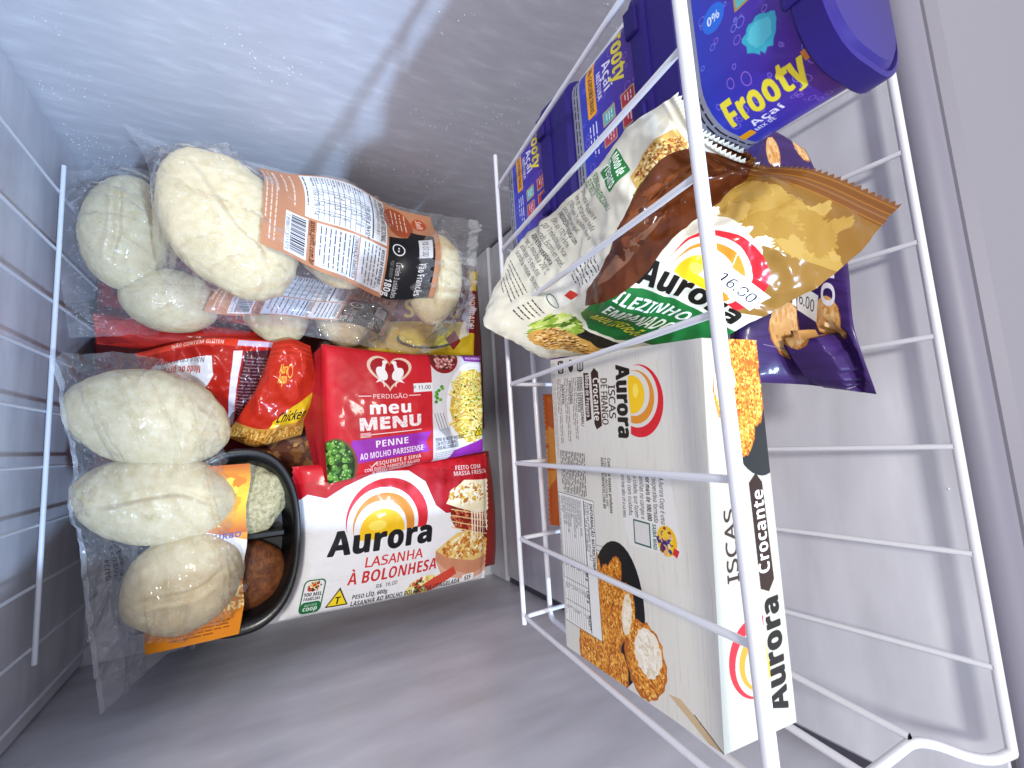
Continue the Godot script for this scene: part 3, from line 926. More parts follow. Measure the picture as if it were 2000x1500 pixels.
func tube(p: Array, r: float, sides := 9, bend := 0.0) -> ArrayMesh:
	# a wire through points; corners rounded by bend metres
	var q := []
	if bend > 0.0:
		q.append(p[0])
		for k in range(1, p.size() - 1):
			var a: Vector3 = p[k] + (p[k - 1] - p[k]).limit_length(bend)
			var c: Vector3 = p[k] + (p[k + 1] - p[k]).limit_length(bend)
			for s in 7:
				var t := s / 6.0
				q.append(a.lerp(p[k], t).lerp(p[k].lerp(c, t), t))
		q.append(p[-1])
	else:
		q = p
	var ar := fresh()
	var side := Vector3.UP
	var first: Vector3 = (q[1] - q[0]).normalized()
	side = first.cross(Vector3(0.31, 0.9, 0.17)).normalized()
	var n := q.size()
	for k in n:
		var d: Vector3 = (q[mini(k + 1, n - 1)] - q[maxi(k - 1, 0)]).normalized()
		side = (side - d * side.dot(d)).normalized()
		var other := d.cross(side)
		for s in sides + 1:
			var t := TAU * s / sides
			var m := side * cos(t) + other * sin(t)
			ar.v.append(q[k] + m * r)
			ar.n.append(m)
			ar.t.append(Vector2(float(s) / sides, k))
	for k in n - 1:
		for s in sides:
			var a := k * (sides + 1) + s
			var c := a + sides + 1
			for x in [a, c + 1, a + 1, a, c, c + 1]:
				ar.i.append(x)
	for e in [0, n - 1]:   # rounded ends
		var d: Vector3 = (q[1] - q[0]).normalized() * -1.0 if e == 0 else (q[n - 1] - q[n - 2]).normalized()
		var mid: int = ar.v.size()
		ar.v.append(q[e] + d * r * 0.6)
		ar.n.append(d)
		ar.t.append(Vector2.ZERO)
		for s in sides:
			var a: int = e * (sides + 1) + s
			for x in ([mid, a + 1, a] if e == 0 else [mid, a, a + 1]):
				ar.i.append(x)
	return mesh_of(ar)

func block(lo: Vector3, hi: Vector3, r := 0.0015) -> ArrayMesh:
	# a box with a small chamfer on every edge
	var st := SurfaceTool.new()
	st.begin(Mesh.PRIMITIVE_TRIANGLES)
	st.set_smooth_group(-1)
	var c := (lo + hi) * 0.5
	var h := (hi - lo) * 0.5
	r = minf(r, minf(h.x, minf(h.y, h.z)) * 0.9)
	var pts := []
	for sx in [-1, 1]:
		for sy in [-1, 1]:
			for sz in [-1, 1]:
				var s := Vector3(sx, sy, sz)
				for ax in 3:
					var e := h - Vector3(r, r, r)
					e[ax] = h[ax]
					pts.append(c + e * s)
	var hull := func(f: Array) -> void:
		var m: Vector3 = (f[0] + f[1] + f[2]) / 3.0
		var nn: Vector3 = (f[1] - f[0]).cross(f[2] - f[0])
		if nn.dot(m - c) > 0.0:
			f = [f[0], f[2], f[1]]
		for q in f:
			st.add_vertex(q)
	var id := func(sx: int, sy: int, sz: int, ax: int) -> Vector3:
		return pts[((sx + 1) / 2 * 4 + (sy + 1) / 2 * 2 + (sz + 1) / 2) * 3 + ax]
	for ax in 3:
		for s in [-1, 1]:
			var q := []
			for t in [[-1, -1], [1, -1], [1, 1], [-1, 1]]:
				var v := [0, 0, 0]
				v[ax] = s
				v[(ax + 1) % 3] = t[0]
				v[(ax + 2) % 3] = t[1]
				q.append(id.call(v[0], v[1], v[2], ax))
			hull.call([q[0], q[1], q[2]])
			hull.call([q[0], q[2], q[3]])
	for ax in 3:   # edges along axis ax
		for t in [[-1, -1], [1, -1], [1, 1], [-1, 1]]:
			var b := (ax + 1) % 3
			var d := (ax + 2) % 3
			var v0 := [0, 0, 0]
			v0[ax] = -1
			v0[b] = t[0]
			v0[d] = t[1]
			var v1 := v0.duplicate()
			v1[ax] = 1
			var q := [id.call(v0[0], v0[1], v0[2], b), id.call(v1[0], v1[1], v1[2], b), id.call(v1[0], v1[1], v1[2], d), id.call(v0[0], v0[1], v0[2], d)]
			hull.call([q[0], q[1], q[2]])
			hull.call([q[0], q[2], q[3]])
	for sx in [-1, 1]:
		for sy in [-1, 1]:
			for sz in [-1, 1]:
				hull.call([id.call(sx, sy, sz, 0), id.call(sx, sy, sz, 1), id.call(sx, sy, sz, 2)])
	st.generate_normals()
	return st.commit()

# ---------------------------------------------------------------- bread
var rolls := []

func roll_height(b: Dictionary, x: float, z: float) -> float:
	var d := Vector2(x - b.at.x, z - b.at.z).rotated(-b.yaw)
	var e := Vector2(d.x / b.a, d.y / b.b)
	var s := e.length_squared()
	return -1.0 if s >= 1.0 else b.at.y + b.c * sqrt(1.0 - s)

func bread_roll(at: Vector3, a: float, b: float, c: float, yaw: float, label: String, material: Material, seed_: int, slash := true) -> Dictionary:
	var nu := 150
	var nv := 64
	var n1 := noise(seed_, 18.0, false, 3)
	var n2 := noise(seed_ + 3, 90.0, false, 3)
	var p := PackedVector3Array()
	var uv := PackedVector2Array()
	var wander := noise(seed_ + 9, 5.0, false, 2)
	for j in nv + 1:
		var th := PI * j / nv
		for i in nu + 1:
			var ph := TAU * i / nu
			var d := Vector3(cos(th), sin(th) * cos(ph), sin(th) * sin(ph))
			var fat := 1.0 - 0.1 * pow(absf(d.x), 3.0)
			var q := Vector3(d.x * a, d.y * c * fat, d.z * b * fat)
			var g := 1.0 + 0.05 * n1.get_noise_3dv(q) + 0.012 * n2.get_noise_3dv(q)
			q *= g
			if slash and d.y > 0.0:
				var off := q.z - b * 0.32 * wander.get_noise_2d(q.x * 2.0, seed_)
				var deep := exp(-pow(off / (b * 0.07), 2.0)) * smoothstep(0.82, 0.5, absf(d.x)) * d.y
				q -= Vector3(0, d.y * c, d.z * b) * 0.13 * deep
				var lip := exp(-pow((off - b * 0.13) / (b * 0.09), 2.0)) * smoothstep(0.82, 0.5, absf(d.x)) * d.y
				q += Vector3(0, c, 0) * 0.06 * lip
			p.append(q)
			uv.append(Vector2(float(i) / nu, float(j) / nv))
	var ar := fresh()
	grid_into(ar, p, nu, nv, false, uv)
	var o := put("bread_roll", mesh_of(ar), material)
	o.position = at
	o.rotation.y = -yaw
	tag(o, label, "bread roll", "raw bread rolls in clear bags")
	var info := {"at": at, "a": a * 1.04, "b": b * 1.04, "c": c * 1.05, "yaw": yaw}
	return info

# clear film laid over bread: pulled tight between the rolls, creased where it hangs free
func film_over(edges: Array, inside: Array, nu: int, nv: int, seed_: int, wrinkle := 0.0035, extra := []) -> PackedVector3Array:
	var p := sheet(edges[0], edges[1], edges[2], edges[3], nu, nv)
	var floor_ := PackedFloat32Array()
	for q in p:
		var h := q.y
		for b in inside:
			h = maxf(h, roll_height(b, q.x, q.z) + 0.0012)
		floor_.append(h)
	var h := floor_.duplicate()
	var w := nu + 1
	for it in 110:
		for j in range(1, nv):
			for i in range(1, nu):
				var k := j * w + i
				h[k] = maxf(floor_[k], (h[k - 1] + h[k + 1] + h[k - w] + h[k + w]) * 0.25 - 0.00012)
	var n1 := noise(seed_, 16.0, true, 3)
	var n2 := noise(seed_ + 5, 60.0, true, 2)
	var folds := []
	var fr := RandomNumberGenerator.new()
	fr.seed = seed_
	for k in 46:
		var a := Vector2(fr.randf(), fr.randf())
		var side := fr.randi() % 4
		var at_edge: Vector2 = [Vector2(a.x, 0), Vector2(a.x, 1), Vector2(0, a.y), Vector2(1, a.y)][side]
		folds.append([at_edge, at_edge.lerp(Vector2(fr.randf_range(0.2, 0.8), fr.randf_range(0.2, 0.8)), fr.randf_range(0.2, 0.75)), fr.randf_range(0.005, 0.016), fr.randf_range(0.0012, 0.0055)])
	for f in extra:
		folds.append(f)
	for j in nv + 1:
		for i in nu + 1:
			var k := j * w + i
			var here := Vector2(float(i) / nu, float(j) / nv)
			var up := 0.0
			for f in folds:
				var d := here.distance_to(Geometry2D.get_closest_point_to_segment(here, f[0], f[1]))
				if d < f[2] * 2.5:
					up += f[3] * exp(-d * d / (f[2] * f[2]))
			h[k] += up
	for j in nv + 1:
		for i in nu + 1:
			var k := j * w + i
			var q := p[k]
			var free := clampf((h[k] - floor_[k]) / 0.004, 0.25, 1.0)
			var c := n1.get_noise_3d(q.x * 1.6, 0.0, q.z) * wrinkle + n2.get_noise_3d(q.x, 0.3, q.z * 1.5) * wrinkle * 0.55
			h[k] = maxf(h[k] + c * free + 0.0006, floor_[k] + 0.0004)
			p[k] = Vector3(q.x + c * 0.5 * free, h[k], q.z + n2.get_noise_2d(q.z, q.x) * wrinkle * 0.4 * free)
	return p

func sub_sheet(p: PackedVector3Array, nu: int, nv: int, q: Array, mu: int, mv: int, lift: float) -> PackedVector3Array:
	# a piece of a sheet between four points given in the sheet's own u, v, lifted off it
	var nrm := normals_of(p, nu, nv)
	var out := PackedVector3Array()
	for j in mv + 1:
		for i in mu + 1:
			var s: Vector2 = q[0].lerp(q[1], float(i) / mu).lerp(q[3].lerp(q[2], float(i) / mu), float(j) / mv)
			var x := clampf(s.x * nu, 0.0, nu - 0.001)
			var y := clampf(s.y * nv, 0.0, nv - 0.001)
			var a := int(x)
			var b := int(y)
			var k := b * (nu + 1) + a
			var fx := x - a
			var fy := y - b
			var m := p[k].lerp(p[k + 1], fx).lerp(p[k + nu + 1].lerp(p[k + nu + 2], fx), fy)
			var n := nrm[k]
			if n.y < 0.0:
				n = -n
			out.append(m + n * lift)
	return out

func film_material() -> StandardMaterial3D:
	return mat(Color(0.95, 0.96, 0.97, 0.09), 0.04, null, {"transparency": BaseMaterial3D.TRANSPARENCY_ALPHA, "cull_mode": BaseMaterial3D.CULL_DISABLED, "metallic_specular": 0.5})

func bread_bag(called: String, label: String, edges: Array, inside: Array, seed_: int, frost: Material, film: Material, nu := 130, nv := 100, wrinkle := 0.0075, extra := []) -> Dictionary:
	var t := thing(called, label, "bread bag", "clear bags of bread rolls")
	var p := film_over(edges, inside, nu, nv, seed_, wrinkle, extra)
	var ar := fresh()
	grid_into(ar, p, nu, nv)
	put("film", mesh_of(ar), film, t)
	var ice := fresh()
	var all := [Vector2(0.01, 0.01), Vector2(0.99, 0.01), Vector2(0.99, 0.99), Vector2(0.01, 0.99)]
	grid_into(ice, sub_sheet(p, nu, nv, all, nu, nv, -0.0008), nu, nv)
	var f := put("frost", mesh_of(ice), frost, t)
	f.set_meta("kind", "stuff")
	return {"node": t, "p": p, "nu": nu, "nv": nv}

# ---------------------------------------------------------------- tubs
func tub(at: Vector3, a: float, b: float, high: float, print_: Material, lid: Material, base: Material, label: String, yaw: float, lid_h: float) -> void:
	var t := thing("ice_cream_tub", label, "tub", "purple tubs stacked in the wire basket")
	t.position = at
	t.rotation.y = yaw
	var outline := func(k: float, r: float, grow: float) -> Array:
		# once round, starting at the back of the short side that faces the open middle of the freezer
		var x := (a + grow) * k
		var z := (b + grow) * k
		var q := []
		for c in [[-x + r, -z + r, PI, 1.5 * PI], [-x + r, z - r, 0.5 * PI, PI], [x - r, z - r, 0.0, 0.5 * PI], [x - r, -z + r, -0.5 * PI, 0.0]]:
			for s in 7:
				var g: float = lerpf(c[3], c[2], s / 6.0)
				q.append(Vector2(c[0] + cos(g) * r, c[1] + sin(g) * r))
		q.append(q[0])
		return q
	var wall := func(rows: Array, closed_top: bool, closed_bottom: bool) -> ArrayMesh:
		var st := SurfaceTool.new()
		st.begin(Mesh.PRIMITIVE_TRIANGLES)
		var rings := []
		for r in rows:
			rings.append(outline.call(r[1], r[2], r[3]))
		var m: int = rings[0].size()
		# lengths for the print: begin in the middle of the first corner
		var long_ := [0.0]
		for k in range(1, m):
			long_.append(long_[k - 1] + rings[0][k].distance_to(rings[0][k - 1]))
		for r in rows.size() - 1:
			st.set_smooth_group(r)
			for k in m - 1:
				var ids := [[r, k], [r, k + 1], [r + 1, k + 1], [r, k], [r + 1, k + 1], [r + 1, k]]
				for q in ids:
					var w: Vector2 = rings[q[0]][q[1]]
					st.set_uv(Vector2(long_[q[1]] / long_[m - 1], 1.0 - (rows[q[0]][0] - rows[0][0]) / maxf(rows[-1][0] - rows[0][0], 1e-5)))
					st.add_vertex(Vector3(w.x, rows[q[0]][0], w.y))
		for e in [[closed_bottom, 0, true], [closed_top, rows.size() - 1, false]]:
			if e[0]:
				st.set_smooth_group(100 + e[1])
				for k in m - 1:
					var w0: Vector2 = rings[e[1]][k]
					var w1: Vector2 = rings[e[1]][k + 1]
					var y: float = rows[e[1]][0]
					for w in ([Vector2.ZERO, w1, w0] if e[2] else [Vector2.ZERO, w0, w1]):
						st.set_uv(Vector2(0.5, 0.98))
						st.add_vertex(Vector3(w.x, y, w.y))
		st.generate_normals()
		return st.commit()
	var body_top := high - lid_h
	put("body", wall.call([[0.0, 0.955, 0.016, 0.0], [0.002, 0.965, 0.018, 0.0], [body_top + 0.002, 1.0, 0.02, 0.0]], false, true), print_, t)
	var l := put("lid", wall.call([[body_top - 0.004, 1.0, 0.021, 0.0035], [body_top - 0.003, 1.0, 0.022, 0.0045], [body_top + 0.006, 1.0, 0.022, 0.0042], [body_top + 0.0065, 1.0, 0.02, 0.0022], [high - 0.0025, 1.0, 0.02, 0.0018], [high, 1.0, 0.019, -0.001]], true, true), lid, t)
	for s in [-1.0, 1.0]:   # gripping tabs on the lid's rim
		put("lid_tab", block(Vector3(-a - 0.0062, body_top - 0.006, s * b * 0.55 - 0.008), Vector3(-a - 0.003, body_top + 0.003, s * b * 0.55 + 0.008), 0.001), lid, l)

# ---------------------------------------------------------------- build
func _ready() -> void:
	rng.seed = 7
	var cam := Camera3D.new()
	cam.name = "camera"
	cam.fov = 81.37
	cam.near = 0.01
	cam.far = 20.0
	cam.transform = Transform3D(Basis(Vector3(0.87688, 0.47664, 0.06238), Vector3(-0.00197, 0.13333, -0.99107), Vector3(-0.48070, 0.86893, 0.11785)), Vector3(0, 0.70, 0))
	add_child(cam)
	var we := WorldEnvironment.new()
	we.name = "surroundings"
	var env := Environment.new()
	env.background_mode = Environment.BG_COLOR
	env.background_color = Color(0.86, 0.85, 0.88)
	env.background_energy_multiplier = 1.18
	env.tonemap_mode = Environment.TONE_MAPPER_LINEAR
	env.tonemap_exposure = 1.06
	env.sdfgi_enabled = true
	env.ssao_enabled = true
	env.ssil_enabled = true
	we.environment = env
	add_child(we)
	lamp("ceiling_lamp", "square white ceiling lamp above the freezer", Vector3(-0.56, 2.1, -0.25), Vector3(0.15, 0.2, 0.0), Vector2(0.22, 0.22), Color(1.0, 0.985, 0.95), 2.35)
	# a cool lamp at the side whose beam ends on the back wall
	var spot := SpotLight3D.new()
	spot.name = "beam"
	spot.light_color = Color(0.73, 0.85, 1.0)
	spot.light_energy = 5.2
	spot.spot_angle = 14.9
	spot.spot_angle_attenuation = 0.12
	spot.spot_range = 6.0
	spot.light_size = 0.04
	spot.shadow_enabled = true
	spot.look_at_from_position(Vector3(0.5, 2.2, 0.75), Vector3(-0.31, 0.26, -0.02), Vector3.UP)
	add_child(spot)
	var head := thing("spot_lamp", "small cool white spot lamp high above the freezer's front", "lamp")
	head.transform = spot.transform
	put("bulb", lump(Vector3.ZERO, Vector3(0.04, 0.04, 0.04), 5, 0.0), mat(Color(0.9, 0.95, 1.0), 0.4, null, {"emission_enabled": true, "emission": Color(0.66, 0.8, 1.0), "emission_energy_multiplier": 3.0}), head)
	put("shade", tube([Vector3(0, 0, 0.042), Vector3(0, 0, 0.15)], 0.05, 24), mat(Color(0.7, 0.7, 0.7), 0.4), head)

	regular = SystemFont.new()
	regular.font_names = PackedStringArray(["Droid Sans"])
	bold = SystemFont.new()
	bold.font_names = PackedStringArray(["Droid Sans"])
	bold.font_weight = 700

	setting()
	crystals()
	pile()
	basket()
	basket_goods()
	side_rack()

func lamp(called: String, label: String, at: Vector3, towards: Vector3, size: Vector2, col: Color, energy: float) -> void:
	var o := thing(called, label, "lamp")
	o.position = at
	o.look_at_from_position(at, towards, Vector3.BACK)
	var glow := mat(Color(0.9, 0.9, 0.9), 0.5, null, {"emission_enabled": true, "emission": col, "emission_energy_multiplier": 2.0})
	put("diffuser", block(Vector3(-size.x / 2, -size.y / 2, 0.0), Vector3(size.x / 2, size.y / 2, 0.01)), glow, o)
	put("housing", block(Vector3(-size.x / 2 - 0.02, -size.y / 2 - 0.02, 0.011), Vector3(size.x / 2 + 0.02, size.y / 2 + 0.02, 0.06)), mat(Color(0.8, 0.8, 0.8), 0.5), o)
	var l := AreaLight3D.new()
	l.name = "lamp_light"
	l.area_size = size
	l.light_color = col
	l.light_energy = energy
	l.shadow_enabled = true
	l.position = Vector3(0, 0, -0.01)
	o.add_child(l)

func setting() -> void:
	var streak := noise_tex(0.012, 512, [[0.0, Color(0.78, 0.79, 0.82)], [0.45, Color(0.84, 0.85, 0.88)], [0.75, Color(0.87, 0.88, 0.91)], [1.0, Color(0.92, 0.93, 0.95)]], {"oct": 5, "seed": 11})
	var bump := noise_tex(0.02, 512, [], {"normal": true, "bump": 3.0, "oct": 4, "seed": 4})
	var liner := mat(Color(0.95, 0.95, 0.96), 0.27, streak, {"uv1_triplanar": true, "uv1_world_triplanar": true, "uv1_scale": Vector3(0.9, 3.2, 0.9), "normal_enabled": true, "normal_texture": bump, "normal_scale": 0.12})
	var rime := noise_tex(0.03, 512, [[0.0, Color(0.835, 0.845, 0.865)], [0.4, Color(0.855, 0.865, 0.885)], [0.62, Color(0.87, 0.88, 0.9)], [1.0, Color(0.935, 0.945, 0.955)]], {"oct": 6, "seed": 21})
	var rimeb := noise_tex(0.035, 512, [], {"normal": true, "bump": 9.0, "oct": 6, "seed": 22})
	var frosty := mat(Color(0.97, 0.97, 0.98), 0.5, rime, {"uv1_triplanar": true, "uv1_world_triplanar": true, "uv1_scale": Vector3(1.1, 4.5, 1.1), "normal_enabled": true, "normal_texture": rimeb, "normal_scale": 0.035})
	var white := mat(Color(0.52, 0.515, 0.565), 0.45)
	var lo := -0.185
	var hi := 0.335
	var f := 0.23
	var b := -0.333
	structure(put("floor", block(Vector3(lo - 0.02, -0.055, b - 0.02), Vector3(hi + 0.02, -0.025, f + 0.02)), liner))
	structure(put("wall_back", block(Vector3(lo - 0.03, -0.025, b - 0.03), Vector3(hi + 0.03, 0.615, b), 0.004), frosty))
	structure(put("wall_front", block(Vector3(lo - 0.03, -0.025, f), Vector3(hi + 0.03, 0.6, f + 0.03), 0.004), liner))
	structure(put("wall_left", block(Vector3(lo - 0.03, -0.025, b + 0.001), Vector3(lo, 0.6, f - 0.001), 0.004), liner))
	var r := Node3D.new()
	r.name = "wall_right"
	add_child(r)
	structure(r)
	put("lower_panel", block(Vector3(hi, -0.025, b + 0.001), Vector3(hi + 0.03, 0.036, f - 0.001), 0.003), liner, r)
	put("upper_panel", block(Vector3(hi + 0.002, 0.038, b + 0.006), Vector3(hi + 0.03, 0.598, f - 0.009), 0.003), liner, r)
	put("seam", block(Vector3(hi + 0.006, 0.036, f - 0.009), Vector3(hi + 0.03, 0.598, f - 0.001), 0.0005), mat(Color(0.28, 0.28, 0.33), 0.5), r)
	put("seam", block(Vector3(hi + 0.006, 0.036, b + 0.001), Vector3(hi + 0.03, 0.598, b + 0.006), 0.0005), mat(Color(0.28, 0.28, 0.33), 0.5), r)
	# the rim at the freezer's end: a grey gasket strip, a gap and the white top
	var rim := Node3D.new()
	rim.name = "rim"
	add_child(rim)
	structure(rim)
	var strip := mat(Color(0.5, 0.495, 0.555), 0.5)
	put("gasket", tube([Vector3(0.349, 0.602, b - 0.1), Vector3(0.349, 0.602, f + 0.2)], 0.0105, 20), strip, rim)
	put("ledge", block(Vector3(0.338, 0.585, b - 0.1), Vector3(0.375, 0.6, f + 0.2), 0.002), mat(Color(0.3, 0.29, 0.33), 0.6), rim)
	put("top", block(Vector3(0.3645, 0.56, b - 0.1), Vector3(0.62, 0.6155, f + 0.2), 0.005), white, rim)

func crystals() -> void:
	# loose ice grains clinging to the back and end walls
	var st := SurfaceTool.new()
	st.begin(Mesh.PRIMITIVE_TRIANGLES)
	var tip := [Vector3(1, 0, 0), Vector3(-1, 0, 0), Vector3(0, 1, 0), Vector3(0, -1, 0), Vector3(0, 0, 1), Vector3(0, 0, -1)]
	for x in [0, 1]:
		for y in [2, 3]:
			for z in [4, 5]:
				var f := [tip[x], tip[y], tip[z]]
				if (f[1] - f[0]).cross(f[2] - f[0]).dot(f[0] + f[1] + f[2]) > 0.0:
					f = [f[0], f[2], f[1]]
				for q in f:
					st.add_vertex(q)
	st.generate_normals()
	var m := st.commit()
	m.surface_set_material(0, mat(Color(0.95, 0.97, 1.0), 0.25))
	var spots_ := []
	var n := noise(13, 9.0, false, 3)
	for k in 5000:
		var p := Vector3(rng.randf_range(-0.18, 0.33), rng.randf_range(0.02, 0.6), -0.333)
		if n.get_noise_3dv(p) > 0.12 + rng.randf() * 0.3:
			spots_.append(p)
	for k in 500:
		var p := Vector3(0.337, rng.randf_range(0.2, 0.6), rng.randf_range(-0.3, 0.2))
		if n.get_noise_3dv(p) > 0.1 + rng.randf() * 0.3:
			spots_.append(p)
	var mm := MultiMesh.new()
	mm.transform_format = MultiMesh.TRANSFORM_3D
	mm.mesh = m
	mm.instance_count = spots_.size()
	for k in spots_.size():
		var s := rng.randf_range(0.00025, 0.0008)
		mm.set_instance_transform(k, Transform3D(Basis.from_euler(Vector3(rng.randf(), rng.randf(), rng.randf()) * TAU).scaled(Vector3(s, s, s)), spots_[k]))
	var o := MultiMeshInstance3D.new()
	o.name = "frost"
	o.multimesh = mm
	add_child(o)
	o.set_meta("kind", "stuff")
	o.set_meta("label", "fine white frost grains clinging to the freezer walls")
	o.set_meta("category", "frost")

func pile() -> void:
	var crust := noise_tex(0.02, 512, [[0.0, hx("c2b68c")], [0.36, hx("d3c9a8")], [0.6, hx("d9d0b2")], [0.8, hx("dfd8be")], [1.0, hx("eae5d4")]], {"oct": 5, "seed": 31})
	var flour := noise_tex(0.06, 512, [], {"normal": true, "bump": 7.0, "oct": 5, "seed": 32})
	var dough := mat(Color(1.0, 0.965, 0.89), 0.8, crust, {"uv1_triplanar": true, "uv1_scale": Vector3(8, 8, 8), "normal_enabled": true, "normal_texture": flour, "normal_scale": 0.18, "subsurf_scatter_enabled": true, "subsurf_scatter_strength": 0.15})
	var ice := noise_tex(0.05, 1024, [[0.0, Color(1, 1, 1, 0)], [0.7, Color(1, 1, 1, 0.0)], [0.8, Color(1, 1, 1, 0.2)], [0.9, Color(1, 1, 1, 0.5)], [1.0, Color(1, 1, 1, 0.7)]], {"oct": 7, "seed": 41})
	var frost := mat(Color(0.93, 0.95, 0.97), 0.8, ice, {"transparency": BaseMaterial3D.TRANSPARENCY_ALPHA, "uv1_scale": Vector3(1.3, 1.3, 1), "cull_mode": BaseMaterial3D.CULL_DISABLED})
	var film := film_material()

	# rolls: upper bag
	var A := []
	A.append(bread_roll(Vector3(-0.0300, 0.2250, -0.2147), 0.076, 0.052, 0.036, deg_to_rad(60), "long pale roll with a slash, in the upper bag beside the printed label", dough, 101))
	A.append(bread_roll(Vector3(0.0678, 0.2050, -0.2322), 0.062, 0.05, 0.03, deg_to_rad(80), "pale roll under the printed label of the upper bag", dough, 102))
	A.append(bread_roll(Vector3(0.1756, 0.2100, -0.1926), 0.056, 0.032, 0.03, deg_to_rad(98), "pale roll at the sealed end of the upper bag, beside the freezer's end wall", dough, 103))
	var B := []
	B.append(bread_roll(Vector3(-0.1262, 0.1350, -0.2319), 0.06, 0.037, 0.036, deg_to_rad(94), "pale roll in the back corner nearest the wire rack", dough, 111))
	B.append(bread_roll(Vector3(-0.0895, 0.1250, -0.1664), 0.044, 0.034, 0.03, deg_to_rad(10), "pale roll peeping out below the long slashed roll, above the red packs", dough, 112, false))
	B.append(bread_roll(Vector3(0.0068, 0.1250, -0.1711), 0.05, 0.036, 0.034, deg_to_rad(70), "small end of a roll below the upper bag, above the folded red bag", dough, 113))
	B.append(bread_roll(Vector3(0.0820, 0.1250, -0.1680), 0.046, 0.034, 0.034, deg_to_rad(75), "small end of a roll below the upper bag, above the red pasta pack", dough, 114, false))
	var C := []
	C.append(bread_roll(Vector3(-0.0961, 0.1600, -0.0388), 0.066, 0.046, 0.038, deg_to_rad(20), "smooth round-ended roll at the top of the front bag", dough, 121, false))
	C.append(bread_roll(Vector3(-0.0896, 0.1550, 0.0377), 0.065, 0.042, 0.037, deg_to_rad(12), "flat broad roll in the middle of the front bag", dough, 122))
	C.append(bread_roll(Vector3(-0.0682, 0.1550, 0.1169), 0.05, 0.045, 0.04, deg_to_rad(-25), "small round roll at the bottom of the front bag", dough, 123))

	var bb := bread_bag("bread_bag", "lower clear bag of rolls by the back wall, half hidden under another bag",
		[[Vector3(-0.1733, 0.1400, -0.2847), Vector3(-0.1036, 0.1500, -0.2960), Vector3(0.0427, 0.1300, -0.2666), Vector3(0.2529, 0.1000, -0.2725)], [Vector3(-0.1713, 0.1150, -0.1242), Vector3(-0.0612, 0.1100, -0.1358), Vector3(0.0677, 0.1000, -0.1389), Vector3(0.1966, 0.0950, -0.1244)],
		[Vector3(-0.1733, 0.1400, -0.2847), Vector3(-0.1791, 0.1300, -0.2119), Vector3(-0.1713, 0.1150, -0.1242)], [Vector3(0.2529, 0.1000, -0.2725), Vector3(0.2572, 0.1000, -0.1971), Vector3(0.1966, 0.0950, -0.1244)]], B, 51, frost, film)
	var ba := bread_bag("bread_bag", "upper clear bag of rolls by the back wall with a tan and black printed label",
		[[Vector3(-0.1186, 0.2000, -0.3113), Vector3(-0.0777, 0.2100, -0.2922), Vector3(-0.0013, 0.2000, -0.2978), Vector3(0.1600, 0.1900, -0.2854), Vector3(0.2544, 0.1700, -0.2991)], [Vector3(-0.0843, 0.1700, -0.1444), Vector3(0.0189, 0.1600, -0.1298), Vector3(0.1704, 0.1550, -0.1118), Vector3(0.2389, 0.1500, -0.1414)],
		[Vector3(-0.1186, 0.2000, -0.3113), Vector3(-0.1000, 0.1900, -0.2761), Vector3(-0.0960, 0.1800, -0.2039), Vector3(-0.0843, 0.1700, -0.1444)], [Vector3(0.2544, 0.1700, -0.2991), Vector3(0.2490, 0.1600, -0.2225), Vector3(0.2389, 0.1500, -0.1414)]], A, 52, frost, film)
	var bc := bread_bag("bread_bag", "clear bag of three rolls in front, its loose end hanging down the front wall",
		[[Vector3(-0.1645, 0.1800, -0.0918), Vector3(-0.1256, 0.1600, -0.1026), Vector3(-0.0863, 0.1500, -0.0956), Vector3(-0.0453, 0.1450, -0.0530)], [Vector3(-0.1278, 0.1500, 0.2178), Vector3(-0.0830, 0.1300, 0.1866), Vector3(-0.0267, 0.1400, 0.1801)],
		[Vector3(-0.1645, 0.1800, -0.0918), Vector3(-0.1521, 0.1700, -0.0348), Vector3(-0.1439, 0.1500, 0.1007), Vector3(-0.1278, 0.1500, 0.2178)], [Vector3(-0.0453, 0.1450, -0.0530), Vector3(-0.0341, 0.1450, 0.0218), Vector3(-0.0199, 0.1450, 0.1063), Vector3(-0.0267, 0.1400, 0.1801)]], C, 53, frost, film, 130, 130, 0.0075, [[Vector2(0.8, 0.1), Vector2(0.88, 0.95), 0.01, 0.009], [Vector2(0.84, 0.2), Vector2(0.92, 0.95), 0.008, 0.006], [Vector2(0.3, 0.98), Vector2(0.5, 0.8), 0.012, 0.008], [Vector2(0.6, 0.97), Vector2(0.62, 0.8), 0.01, 0.006]])
	# printed labels on the two back bags
	var paper := film_print(print_bread_label(), 0.38)
	for e in [[ba, [Vector2(0.30, 0.035), Vector2(0.785, 0.04), Vector2(0.745, 0.72), Vector2(0.27, 0.68)]], [bb, [Vector2(0.33, 0.5), Vector2(0.78, 0.5), Vector2(0.8, 0.93), Vector2(0.3, 0.9)]]]:
		var g: Dictionary = e[0]
		var lp := sub_sheet(g.p, g.nu, g.nv, e[1], 40, 30, 0.0)
		for it in 60:   # stiffer than the film: bends evenly
			var was := lp.duplicate()
			for j in 31:
				for i in 41:
					var k := j * 41 + i
					var x0 := was[k - 1] if i > 0 else was[k] * 2.0 - was[k + 1]
					var x1 := was[k + 1] if i < 40 else was[k] * 2.0 - was[k - 1]
					var y0 := was[k - 41] if j > 0 else was[k] * 2.0 - was[k + 41]
					var y1 := was[k + 41] if j < 30 else was[k] * 2.0 - was[k - 41]
					lp[k] = was[k].lerp((x0 + x1 + y0 + y1) * 0.25, 0.5)
		for k in lp.size():
			lp[k] += Vector3(0, 0.003, 0)
		var ar := fresh()
		grid_into(ar, lp, 40, 30)
		put("printed_label", mesh_of(ar), paper, g.node)

	var im := canvas(300, 120, Color(0.1, 0.1, 0.12, 0.0))
